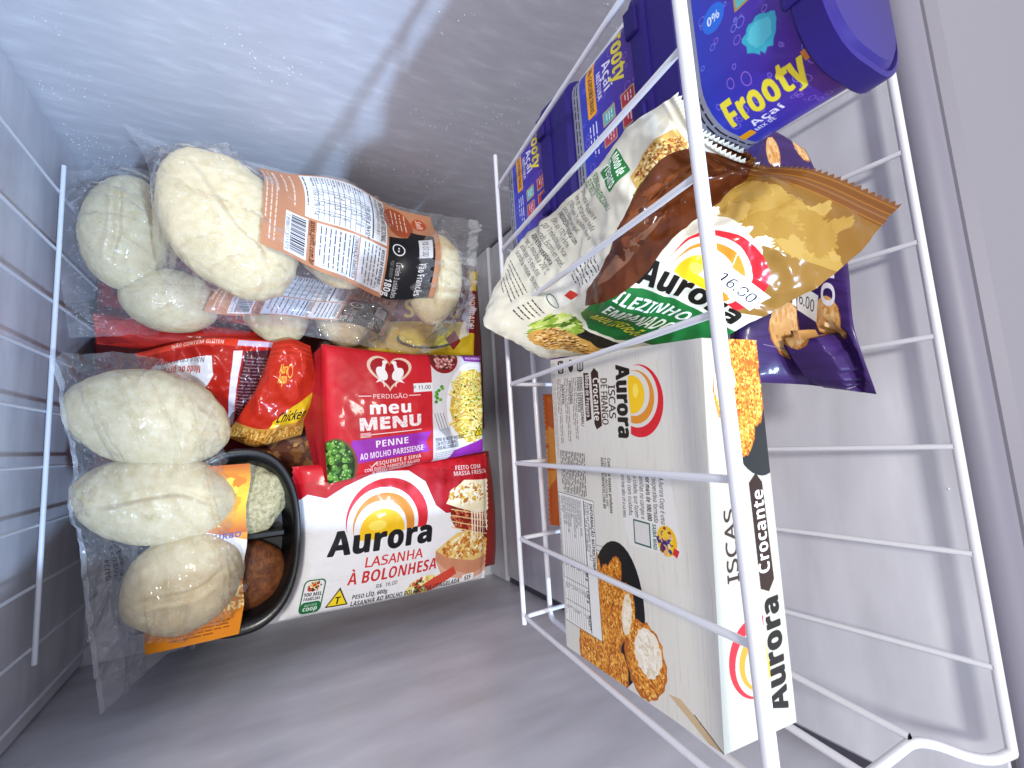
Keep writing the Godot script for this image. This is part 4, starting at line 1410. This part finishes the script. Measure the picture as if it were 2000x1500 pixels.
	for k in 3:
		te(im, ["04/24", "02/04/25", "LE 4094 01"][k], 10, 24 + k * 36, 22, Color(0.1, 0.1, 0.12, 0.85), {})
	var dated := mat(Color.WHITE, 0.5, tex(im), {"transparency": BaseMaterial3D.TRANSPARENCY_ALPHA, "texture_repeat": false, "cull_mode": BaseMaterial3D.CULL_DISABLED})
	var dp := fresh()
	grid_into(dp, sub_sheet(bc.p, bc.nu, bc.nv, [Vector2(0.1, 0.67), Vector2(0.1, 0.42), Vector2(0.26, 0.43), Vector2(0.26, 0.68)], 24, 12, 0.0008), 24, 12)
	put("date_print", mesh_of(dp), dated, bc.node)
	var milky := mat(Color(0.9, 0.92, 0.95, 0.3), 0.4, null, {"transparency": BaseMaterial3D.TRANSPARENCY_ALPHA, "cull_mode": BaseMaterial3D.CULL_DISABLED})
	for e in [[ba, 0.955, 1.0], [bb, 0.96, 1.0], [bc, 0.0, 0.03]]:
		var sp := fresh()
		var strip := sub_sheet(e[0].p, e[0].nu, e[0].nv, [Vector2(e[1], 0.0), Vector2(e[2], 0.0), Vector2(e[2], 1.0), Vector2(e[1], 1.0)], 12, 80, 0.0009)
		for k in strip.size():
			strip[k] += Vector3(0, 0.0007 * sin((k % 13) * 2.1), 0)
		grid_into(sp, strip, 12, 80)
		put("end_seam", mesh_of(sp), milky, e[0].node)

	# ready meals lying at the end wall
	var las := thing("lasagna_pack", "white and red lasagna packet with a yellow sun emblem, flat against the front wall", "frozen meal")
	put("pouch", pouch([Vector3(0.0255, 0.1350, 0.0178), Vector3(0.1314, 0.1400, 0.0163), Vector3(0.2638, 0.1350, 0.0203)], [Vector3(0.0119, 0.1230, 0.1818), Vector3(0.1188, 0.1200, 0.1873), Vector3(0.2584, 0.1200, 0.1865)], [Vector3(0.0255, 0.1350, 0.0178), Vector3(0.0275, 0.1280, 0.1016), Vector3(0.0119, 0.1230, 0.1818)], [Vector3(0.2638, 0.1350, 0.0203), Vector3(0.2668, 0.1250, 0.1002), Vector3(0.2584, 0.1200, 0.1865)], Vector3.UP, 0.016, 0.03, {"seed": 61, "crimp": 0.02, "fill": 0.3, "wrinkle": 0.0022}), film_print(print_lasagna()), las)
	var pen := thing("pasta_pack", "red pasta packet with a heart emblem and a violet band, above the lasagna packet", "frozen meal")
	put("pouch", pouch([Vector3(0.0553, 0.1500, -0.1209), Vector3(0.1430, 0.1600, -0.1112), Vector3(0.2548, 0.1550, -0.1119)], [Vector3(0.0597, 0.1520, 0.0390), Vector3(0.1446, 0.1600, 0.0274), Vector3(0.2486, 0.1600, 0.0164)], [Vector3(0.0553, 0.1500, -0.1209), Vector3(0.0553, 0.1520, -0.0445), Vector3(0.0597, 0.1520, 0.0390)], [Vector3(0.2548, 0.1550, -0.1119), Vector3(0.2509, 0.1600, -0.0456), Vector3(0.2486, 0.1600, 0.0164)], Vector3.UP, 0.014, 0.03, {"seed": 62, "crimp": 0.0, "fill": 0.3, "wrinkle": 0.0024}), film_print(print_penne()), pen)
	var fin := mat(hx("a81e26"), 0.35)
	put("end_seam", pouch([Vector3(0.0418, 0.1250, -0.1082), Vector3(0.0566, 0.1480, -0.1196)], [Vector3(0.0506, 0.1250, 0.0309), Vector3(0.0610, 0.1500, 0.0392)], [Vector3(0.0418, 0.1250, -0.1082), Vector3(0.0373, 0.1200, -0.0415), Vector3(0.0506, 0.1250, 0.0309)], [Vector3(0.0566, 0.1480, -0.1196), Vector3(0.0566, 0.1500, -0.0446), Vector3(0.0610, 0.1500, 0.0392)], Vector3.UP, 0.001, 0.001, {"seed": 63, "nu": 10, "nv": 70, "crimp": 0.4, "wrinkle": 0.002}), fin, pen)

	# tray of rice and cutlet in its orange sleeve
	meal_tray()

	# red bags
	var rb := thing("red_bag", "crumpled red bag with an upside-down cooking panel, between the bread bags", "frozen food bag")
	put("pouch", pouch([Vector3(-0.1197, 0.1150, -0.1106), Vector3(-0.0596, 0.1250, -0.1278), Vector3(0.0199, 0.1300, -0.1260)], [Vector3(-0.1097, 0.0800, -0.0547), Vector3(-0.0420, 0.0900, -0.0227), Vector3(-0.0166, 0.0900, -0.0214)], [Vector3(-0.1197, 0.1150, -0.1106), Vector3(-0.1156, 0.1000, -0.0860), Vector3(-0.1097, 0.0800, -0.0547)], [Vector3(0.0199, 0.1300, -0.1260), Vector3(0.0043, 0.1150, -0.0787), Vector3(-0.0166, 0.0900, -0.0214)], Vector3.UP, 0.012, 0.02, {"seed": 64, "crimp": 0.02, "fill": 0.6, "freq": 18.0, "wrinkle": 0.01}), film_print(print_red_bag(false), 0.22), rb)
	var rc := thing("red_bag", "red bag with a yellow foot folded into a point beside the pasta packet", "frozen food bag")
	put("pouch", pouch([Vector3(0.0066, 0.1450, -0.1221), Vector3(0.0244, 0.1500, -0.1254), Vector3(0.0435, 0.1480, -0.1184)], [Vector3(-0.0402, 0.1150, -0.0207), Vector3(-0.0109, 0.1100, -0.0076), Vector3(0.0356, 0.1100, -0.0191)], [Vector3(0.0066, 0.1450, -0.1221), Vector3(-0.0108, 0.1350, -0.0703), Vector3(-0.0402, 0.1150, -0.0207)], [Vector3(0.0435, 0.1480, -0.1184), Vector3(0.0507, 0.1350, -0.0761), Vector3(0.0356, 0.1100, -0.0191)], Vector3.UP, 0.014, 0.025, {"seed": 65, "crimp": 0.0, "fill": 0.7, "freq": 16.0, "wrinkle": 0.009}), film_print(print_red_bag(true), 0.22), rc)
	var edge := thing("red_packet", "thin shiny red packet standing on edge behind the red bags", "frozen meal")
	put("pouch", pouch([Vector3(-0.1584, 0.1000, -0.1544), Vector3(-0.0814, 0.1000, -0.1511), Vector3(0.0126, 0.1000, -0.1405)], [Vector3(-0.1540, 0.1000, -0.1221), Vector3(-0.0807, 0.1000, -0.1150), Vector3(0.0126, 0.1000, -0.1183)], [Vector3(-0.1584, 0.1000, -0.1544), Vector3(-0.1540, 0.1000, -0.1221)], [Vector3(0.0126, 0.1000, -0.1405), Vector3(0.0126, 0.1000, -0.1183)], Vector3.UP, 0.012, 0.04, {"seed": 66, "nv": 20, "crimp": 0.02, "fill": 0.6, "wrinkle": 0.003}), film_print(print_small_pack("b8261c", "8a1c1a")), edge)
	var yel := thing("yellow_packet", "maroon and yellow packet under the bread bags, against the end wall", "frozen meal")
	put("pouch", pouch([Vector3(0.1041, 0.0800, -0.2406), Vector3(0.2832, 0.1000, -0.2563)], [Vector3(0.1018, 0.0800, -0.1240), Vector3(0.2697, 0.1000, -0.1244)], [Vector3(0.1041, 0.0800, -0.2406), Vector3(0.1018, 0.0800, -0.1240)], [Vector3(0.2832, 0.1000, -0.2563), Vector3(0.2697, 0.1000, -0.1244)], Vector3.UP, 0.008, 0.03, {"seed": 67, "crimp": 0.0, "fill": 0.25, "wrinkle": 0.001}), film_print(print_yellow_pack()), yel)
	var crumb := thing("breaded_packet", "brown packet with a breaded picture wedged beside the pasta packet", "frozen food bag")
	put("pouch", pouch([Vector3(-0.0223, 0.0750, -0.0252), Vector3(0.0557, 0.0900, -0.0561)], [Vector3(-0.0117, 0.0600, 0.0278), Vector3(0.0665, 0.0900, 0.0371)], [Vector3(-0.0223, 0.0750, -0.0252), Vector3(-0.0117, 0.0600, 0.0278)], [Vector3(0.0557, 0.0900, -0.0561), Vector3(0.0665, 0.0900, 0.0371)], Vector3.UP, 0.01, 0.03, {"seed": 68, "crimp": 0.0, "fill": 0.4, "wrinkle": 0.002}), film_print(print_small_pack("5a3020", "b5833c")), crumb)
	# what the pile stands on: further packs at the bottom
	var under := [[-0.178, 0.025, 0.02, -0.31, 0.055, "8a1c1a", "dark red packet at the bottom under the upper bread bags"], [0.03, -0.02, 0.32, -0.3, 0.06, "6a2a20", "brown packet at the bottom under the pasta packet"], [-0.13, 0.195, 0.04, 0.03, 0.07, "3a3a40", "dark tray at the bottom under the front bread bag"], [0.05, 0.2, 0.32, 0.02, 0.08, "9a2a24", "red packet at the bottom under the lasagna packet"]]
	for u in under:
		var o := thing("bottom_packet", u[6], "frozen meal", "packets at the bottom of the pile")
		var y: float = u[4] * 0.5 - 0.0125
		var c := [Vector3(u[0], y, u[3]), Vector3(u[2], y, u[3]), Vector3(u[2], y, u[1]), Vector3(u[0], y, u[1])]
		put("pouch", pouch([c[0], c[1]], [c[3], c[2]], [c[0], c[3]], [c[1], c[2]], Vector3.UP, u[4] * 0.5 + 0.0125, u[4] * 0.5 + 0.0115, {"seed": 70, "nu": 40, "nv": 40, "crimp": 0.0, "fill": 0.3, "wrinkle": 0.002}), mat(hx(u[5]), 0.35), o)

func meal_tray() -> void:
	var black := mat(Color(0.05, 0.05, 0.055), 0.28)
	var t := thing("meal_tray", "black oval tray of rice and a brown cutlet half out of its orange sleeve", "frozen meal")
	var mid: Vector3 = Vector3(-0.0240, 0.1570, 0.0863)
	var rx := 0.0545
	var rz := 0.0895
	var rows := [[0.72, -0.034], [0.86, -0.012], [0.9, -0.001], [1.0, 0.0], [1.03, -0.002], [1.02, -0.005], [0.93, -0.014], [0.76, -0.04]]
	var p := PackedVector3Array()
	var nu := 72
	for r in rows:
		for i in nu + 1:
			var a := TAU * i / nu
			var e := 2.4
			var k: float = pow(pow(absf(cos(a)), e) + pow(absf(sin(a)), e), -1.0 / e)
			p.append(mid + Vector3(cos(a) * rx * r[0] * k, r[1], sin(a) * rz * r[0] * k))
	var ar := fresh()
	grid_into(ar, p, nu, rows.size() - 1)
	put("rim", mesh_of(ar), black, t)
	var fl := PackedVector3Array()
	for r in [0.0, 0.4, 0.745]:
		for i in nu + 1:
			var a := TAU * i / nu
			var k: float = pow(pow(absf(cos(a)), 2.4) + pow(absf(sin(a)), 2.4), -1.0 / 2.4)
			fl.append(mid + Vector3(cos(a) * rx * r * k, -0.034, sin(a) * rz * r * k))
	var fa := fresh()
	grid_into(fa, fl, nu, 2)
	put("tray_floor", mesh_of(fa), black, t)
	put("divider", block(mid + Vector3(-0.042, -0.033, -0.004), mid + Vector3(0.042, -0.014, 0.004), 0.002), black, t)
	var rice := noise_tex(0.05, 256, [[0.0, hx("7d7250")], [0.45, hx("b3a77e")], [1.0, hx("d6cca8")]], {"oct": 5, "seed": 81})
	var riceb := noise_tex(0.08, 256, [], {"normal": true, "bump": 12.0, "oct": 4, "seed": 82})
	var fish := mat(Color.WHITE, 0.7, rice, {"uv1_triplanar": true, "uv1_scale": Vector3(14, 14, 14), "normal_enabled": true, "normal_texture": riceb, "normal_scale": 0.35})
	var brown := noise_tex(0.03, 256, [[0.0, hx("4a2410")], [0.5, hx("6d3a18")], [1.0, hx("9a6230")]], {"oct": 5, "seed": 83})
	var cut := mat(Color.WHITE, 0.55, brown, {"uv1_triplanar": true, "uv1_scale": Vector3(12, 12, 12), "normal_enabled": true, "normal_texture": riceb, "normal_scale": 0.2})
	put("rice", lump(mid + Vector3(0.002, -0.022, -0.039), Vector3(0.042, 0.02, 0.039), 91, 0.12), fish, t)
	put("cutlet", lump(mid + Vector3(0.003, -0.026, 0.041), Vector3(0.041, 0.018, 0.036), 92, 0.05), cut, t)
	# the sleeve: a carton wrapped round half of the tray
	var s: Vector3 = Vector3(-0.0153, 0.1640, 0.0099)
	var e: Vector3 = Vector3(-0.0223, 0.1600, 0.1741)
	var wide := Vector3(-0.075, 0.0, 0.0)
	var so := film_print(print_sleeve(), 0.4)
	var sl := PackedVector3Array()
	var uv := PackedVector2Array()
	var prof := [[0.0, 0.0], [0.25, 0.001], [0.6, 0.001], [1.0, 0.0], [1.0, -0.045], [0.5, -0.046], [0.0, -0.045]]
	var us := [1.0, 0.75, 0.4, 0.0, 0.0, 0.0, 0.0]
	for j in 13:
		var v := j / 12.0
		for k in prof.size():
			var base := s.lerp(e, v)
			sl.append(base + wide * prof[k][0] + Vector3(0.0015 * sin(v * 17.0 + k), prof[k][1], 0))
			uv.append(Vector2(us[k], v))
	var sa := fresh()
	grid_into(sa, sl, prof.size() - 1, 12, false, uv)
	put("carton_sleeve", mesh_of(sa), so, t)

func lump(at: Vector3, half: Vector3, seed_: int, rough: float) -> ArrayMesh:
	var nu := 56
	var nv := 32
	var n := noise(seed_, 40.0, false, 4)
	var p := PackedVector3Array()
	for j in nv + 1:
		for i in nu + 1:
			var th := PI * j / nv
			var ph := TAU * i / nu
			var d := Vector3(sin(th) * cos(ph), cos(th), sin(th) * sin(ph))
			p.append(at + d * half * (1.0 + rough * n.get_noise_3dv(d * half)))
	var ar := fresh()
	grid_into(ar, p, nu, nv)
	return mesh_of(ar)

func basket() -> void:
	var coat := mat(Color(0.86, 0.87, 0.9), 0.28, null, {"clearcoat_enabled": true, "clearcoat": 0.4, "clearcoat_roughness": 0.2})
	var t := thing("wire_basket", "white coated wire basket hanging at the freezer's end, full of bags and boxes", "basket")
	var ry := 0.5965
	var by := 0.395
	var xl := 0.145
	var xr := 0.327
	var z0 := -0.255
	var z1 := 0.172
	# rim: two long bars and two dipped ends
	put("rim", tube([Vector3(xl, ry, z0), Vector3(xl, ry, z1)], 0.0028, 12), coat, t)
	put("rim", tube([Vector3(xr, ry + 0.004, z0), Vector3(xr, ry + 0.004, z1)], 0.0024, 12), coat, t)
	put("rim", tube([Vector3(xr, ry + 0.004, z1), Vector3(xr - 0.02, ry, z1), Vector3(0.29, 0.577, z1 - 0.008), Vector3(0.2, 0.575, z1 - 0.008), Vector3(xl + 0.02, ry, z1), Vector3(xl, ry, z1)], 0.0024, 12, 0.012), coat, t)
	put("rim", tube([Vector3(xl, ry, z0), Vector3(xr, ry + 0.004, z0)], 0.0024, 12), coat, t)
	# ribs from bar to bar, round under the goods
	for z in [-0.206, -0.151, -0.096, -0.041, 0.02, 0.076, 0.132]:
		put("rib", tube([Vector3(xl + 0.001, ry, z), Vector3(0.167, by, z), Vector3(0.307, by, z), Vector3(xr - 0.001, ry + 0.003, z)], 0.0016, 9, 0.006), coat, t)
	for x in [0.192, 0.237, 0.282]:
		put("bottom_wire", tube([Vector3(x, ry, z0 + 0.003), Vector3(x, by - 0.004, -0.235), Vector3(x, by - 0.004, 0.14), Vector3(x, 0.577, z1 - 0.011)], 0.002, 9, 0.006), coat, t)
	put("corner_wire", tube([Vector3(0.1675, by - 0.002, -0.235), Vector3(0.1675, by - 0.002, 0.138)], 0.0018, 8), coat, t)

func side_rack() -> void:
	var coat := mat(Color(0.84, 0.86, 0.9), 0.3)
	var t := thing("wire_rack", "white wire rack standing against the freezer's left wall", "wire rack")
	for z in [-0.259, -0.202, -0.151, -0.099, -0.049, 0.0, 0.05, 0.101, 0.152, 0.2]:
		put("upright", tube([Vector3(-0.1745, -0.022, z), Vector3(-0.1745, 0.66, z)], 0.0014, 8), coat, t)
	put("crossbar", tube([Vector3(-0.1715, 0.15, -0.285), Vector3(-0.1715, 0.15, 0.165)], 0.002, 10), coat, t)
	put("crossbar", tube([Vector3(-0.171, 0.655, -0.285), Vector3(-0.171, 0.655, 0.215)], 0.0034, 10), coat, t)

func quad_panel(a: Vector3, b: Vector3, c: Vector3, d: Vector3, n: int, bulge: float, out_: Vector3) -> ArrayMesh:
	# a b the top edge, d c the bottom edge; slightly bowed
	var p := sheet([a, b], [d, c], [a, d], [b, c], n, n)
	for k in p.size():
		var u := float(k % (n + 1)) / n
		var v := float(k / (n + 1)) / n
		p[k] += out_ * bulge * sin(u * PI) * sin(v * PI)
	var ar := fresh()
	grid_into(ar, p, n, n)
	return mesh_of(ar)

func basket_goods() -> void:
	# carton of chicken strips, standing on its long edge
	var box := thing("food_carton", "cream carton of breaded chicken strips standing on edge in the wire basket", "food carton")
	var a1: Vector3 = Vector3(0.1579, 0.5790, -0.0359)
	var a2: Vector3 = Vector3(0.1577, 0.5680, 0.1289)
	var b1: Vector3 = Vector3(0.1673, 0.4530, -0.0499)
	var b2: Vector3 = Vector3(0.1645, 0.4520, 0.1315)
	var t1: Vector3 = Vector3(0.1992, 0.5765, -0.0376)
	var t2: Vector3 = Vector3(0.2016, 0.5710, 0.1301)
	var d1 := t1 - a1
	var d2 := t2 - a2
	var card := mat(hx("cfc9ba"), 0.6)
	var raw := mat(hx("8a6a44"), 0.8)
	put("large_panel", quad_panel(a1, a2, b2, b1, 16, 0.0015, Vector3(-1, 0.2, 0)), film_print(print_carton_panel(), 0.4), box)
	put("top_panel", quad_panel(a2, a1, t1, t2, 16, 0.001, Vector3.UP), film_print(print_carton_top(), 0.4), box)
	put("back_panel", quad_panel(b1 + d1, t1, t2, b2 + d2, 6, 0.001, Vector3.RIGHT), card, box)
	put("bottom_panel", quad_panel(b1, b1 + d1, b2 + d2, b2, 6, 0.0, Vector3.DOWN), card, box)
	put("end_flap", quad_panel(a2, b2, b2 + d2, t2, 6, -0.004, Vector3(0, 0, 1)), raw, box)
	put("end_flap", quad_panel(t1, b1 + d1, b1, a1, 6, 0.0, Vector3(0, 0, -1)), card, box)

	# bag of breaded fillet, squeezed between carton and tubs
	var bag := thing("fillet_bag", "open-topped cream, brown and green bag of breaded fillet leaning in the wire basket", "frozen food bag")
	var g := [
		[Vector3(0.1424, 0.4150, -0.0954), Vector3(0.1327, 0.4250, -0.0788), Vector3(0.1457, 0.4300, -0.0710), Vector3(0.1589, 0.4380, -0.0608), Vector3(0.1751, 0.4450, -0.0538)],
		[Vector3(0.1682, 0.4180, -0.1462), Vector3(0.1661, 0.4520, -0.1012), Vector3(0.1723, 0.4700, -0.0751), Vector3(0.1796, 0.4850, -0.0584), Vector3(0.2023, 0.5000, -0.0459)],
		[Vector3(0.1678, 0.4800, -0.1470), Vector3(0.1706, 0.4940, -0.1170), Vector3(0.1636, 0.5200, -0.0739), Vector3(0.1848, 0.5350, -0.0613), Vector3(0.2082, 0.5500, -0.0465)],
		[Vector3(0.1615, 0.5280, -0.1479), Vector3(0.1647, 0.5350, -0.1197), Vector3(0.1720, 0.5420, -0.0965), Vector3(0.1861, 0.5620, -0.0770), Vector3(0.2223, 0.5700, -0.0540)],
		[Vector3(0.1606, 0.5530, -0.1515), Vector3(0.1678, 0.5600, -0.1299), Vector3(0.1950, 0.5550, -0.1251), Vector3(0.2029, 0.5800, -0.0954), Vector3(0.2456, 0.5940, -0.0716)],
		[Vector3(0.1634, 0.5760, -0.1503), Vector3(0.1759, 0.5780, -0.1316), Vector3(0.2168, 0.5780, -0.1284), Vector3(0.2357, 0.5960, -0.1189), Vector3(0.2776, 0.6100, -0.1027)]]
	put("pouch", bag_from(g, 0.012, 77), film_print(print_fillet_bag(), 0.2), bag)

	# purple bag of cheese rolls behind
	var pur := thing("cheese_roll_bag", "dark purple bag printed with round cheese rolls, behind the carton in the wire basket", "frozen food bag")
	put("pouch", pouch([Vector3(0.2573, 0.5450, -0.1763), Vector3(0.2892, 0.5500, -0.1876), Vector3(0.3078, 0.5580, -0.1743)], [Vector3(0.2573, 0.5250, -0.0257), Vector3(0.2985, 0.5450, -0.0208), Vector3(0.2923, 0.5820, -0.0108)], [Vector3(0.2573, 0.5450, -0.1763), Vector3(0.2603, 0.5300, -0.1059), Vector3(0.2573, 0.5250, -0.0257)], [Vector3(0.3078, 0.5580, -0.1743), Vector3(0.2998, 0.5750, -0.1000), Vector3(0.2837, 0.5800, -0.0480), Vector3(0.2923, 0.5820, -0.0108)], Vector3(-0.3, 1, 0.1).normalized(), 0.006, 0.03, {"seed": 78, "crimp": 0.0, "fill": 0.4, "wrinkle": 0.0016, "freq": 9.0}), film_print(print_cheese_bag(), 0.36), pur)

	# tubs stacked at the back end of the basket
	var lid := mat(hx("281c68"), 0.45, null, {"metallic_specular": 0.3})
	var pr1 := film_print(print_tub(false), 0.34)
	var pr2 := film_print(print_tub(true), 0.34)
	tub(Vector3(0.203, 0.4005, -0.186), 0.03, 0.05, 0.0875, pr1, lid, lid, "purple tub lowest in the stack at the basket's back end", 0.0, 0.026)
	tub(Vector3(0.204, 0.4885, -0.187), 0.03, 0.05, 0.086, pr1, lid, lid, "middle purple tub of the stack, its badges facing the freezer's middle", 0.0, 0.024)
	tub(Vector3(0.1985, 0.575, -0.187), 0.026, 0.053, 0.0605, pr2, lid, lid, "topmost purple tub with yellow lettering running up its side", 0.0, 0.0075)

	# smaller packs under the carton
	var ora := thing("orange_bag", "orange bag at the bottom of the wire basket behind the carton", "frozen food bag")
	put("pouch", pouch([Vector3(0.1898, 0.4070, -0.0317), Vector3(0.2592, 0.4100, -0.0307)], [Vector3(0.1875, 0.4070, 0.0673), Vector3(0.2461, 0.4100, 0.0815)], [Vector3(0.1898, 0.4070, -0.0317), Vector3(0.1893, 0.4070, 0.0197), Vector3(0.1875, 0.4070, 0.0673)], [Vector3(0.2592, 0.4100, -0.0307), Vector3(0.2461, 0.4100, 0.0815)], Vector3.UP, 0.012, 0.004, {"seed": 79, "crimp": 0.03, "fill": 0.5, "wrinkle": 0.004}), film_print(print_small_pack("d0641c", "e89a3c")), ora)
	var vio := thing("violet_packet", "bright violet packet showing under the fillet bag in the wire basket", "frozen meal")
	put("pouch", pouch([Vector3(0.1926, 0.4200, -0.0739), Vector3(0.2307, 0.4300, -0.0736)], [Vector3(0.1937, 0.4150, -0.0487), Vector3(0.2320, 0.4250, -0.0478)], [Vector3(0.1926, 0.4200, -0.0739), Vector3(0.1937, 0.4150, -0.0487)], [Vector3(0.2307, 0.4300, -0.0736), Vector3(0.2320, 0.4250, -0.0478)], Vector3.UP, 0.004, 0.012, {"seed": 80, "nu": 30, "nv": 24, "crimp": 0.0, "wrinkle": 0.003}), film_print(print_small_pack("7a22a8", "3a2060")), vio)

# a bag skin through a net of points (rows from its foot to its mouth, columns from back to front), with a skin behind it
func bag_from(g: Array, deep: float, seed_: int) -> ArrayMesh:
	var nu := 96
	var nv := 96
	var n1 := noise(seed_, 20.0, true, 3)
	var n2 := noise(seed_ + 2, 60.0, false, 2)
	var p := PackedVector3Array()
	var uv := PackedVector2Array()
	for j in nv + 1:
		var v := 1.0 - float(j) / nv
		var cols := []
		for r in g:
			cols.append(r)
		for i in nu + 1:
			var u := float(i) / nu
			var line := []
			for r in cols:
				line.append(catmull(r, u))
			p.append(catmull(line, v))
			uv.append(Vector2(u, 1.0 - v))
	var nrm := normals_of(p, nu, nv)
	var a := PackedVector3Array()
	var b := PackedVector3Array()
	for k in p.size():
		var n := nrm[k]
		if n.dot(Vector3(0, 0.7, 0) - p[k]) < 0.0:
			n = -n
		var q := p[k]
		var u := float(k % (nu + 1)) / nu
		var v := float(k / (nu + 1)) / nv
		var prof := pow(maxf(sin(u * PI), 0.0), 0.5) * pow(maxf(sin(clampf(v, 0.06, 1.0) * PI), 0.0), 0.5)
		var w := n1.get_noise_3dv(q) * 0.003 + n2.get_noise_3dv(q) * 0.0014
		if k / (nu + 1) < 7:
			w = sin(v * nv * PI * 0.5) * 0.0007
			if k / (nu + 1) == 0:
				q += Vector3(0.4, 0.6, -0.5) * (0.0016 if k % 2 == 0 else -0.0006)
		a.append(q + n * w)
		b.append(q - n * (deep * prof + 0.0006) + n * w)
	var ar := fresh()
	grid_into(ar, a, nu, nv, false, uv)
	grid_into(ar, b, nu, nv, true, uv)
	return mesh_of(ar)

func catmull(p: Array, t: float) -> Vector3:
	var n := p.size()
	var s := t * (n - 1)
	var k := mini(int(s), n - 2)
	var f := s - k
	var a: Vector3 = p[k]
	var b: Vector3 = p[k + 1]
	var pre: Vector3 = p[k - 1] if k > 0 else a * 2.0 - b
	var post: Vector3 = p[k + 2] if k < n - 2 else b * 2.0 - a
	return a.cubic_interpolate(b, pre, post, f)
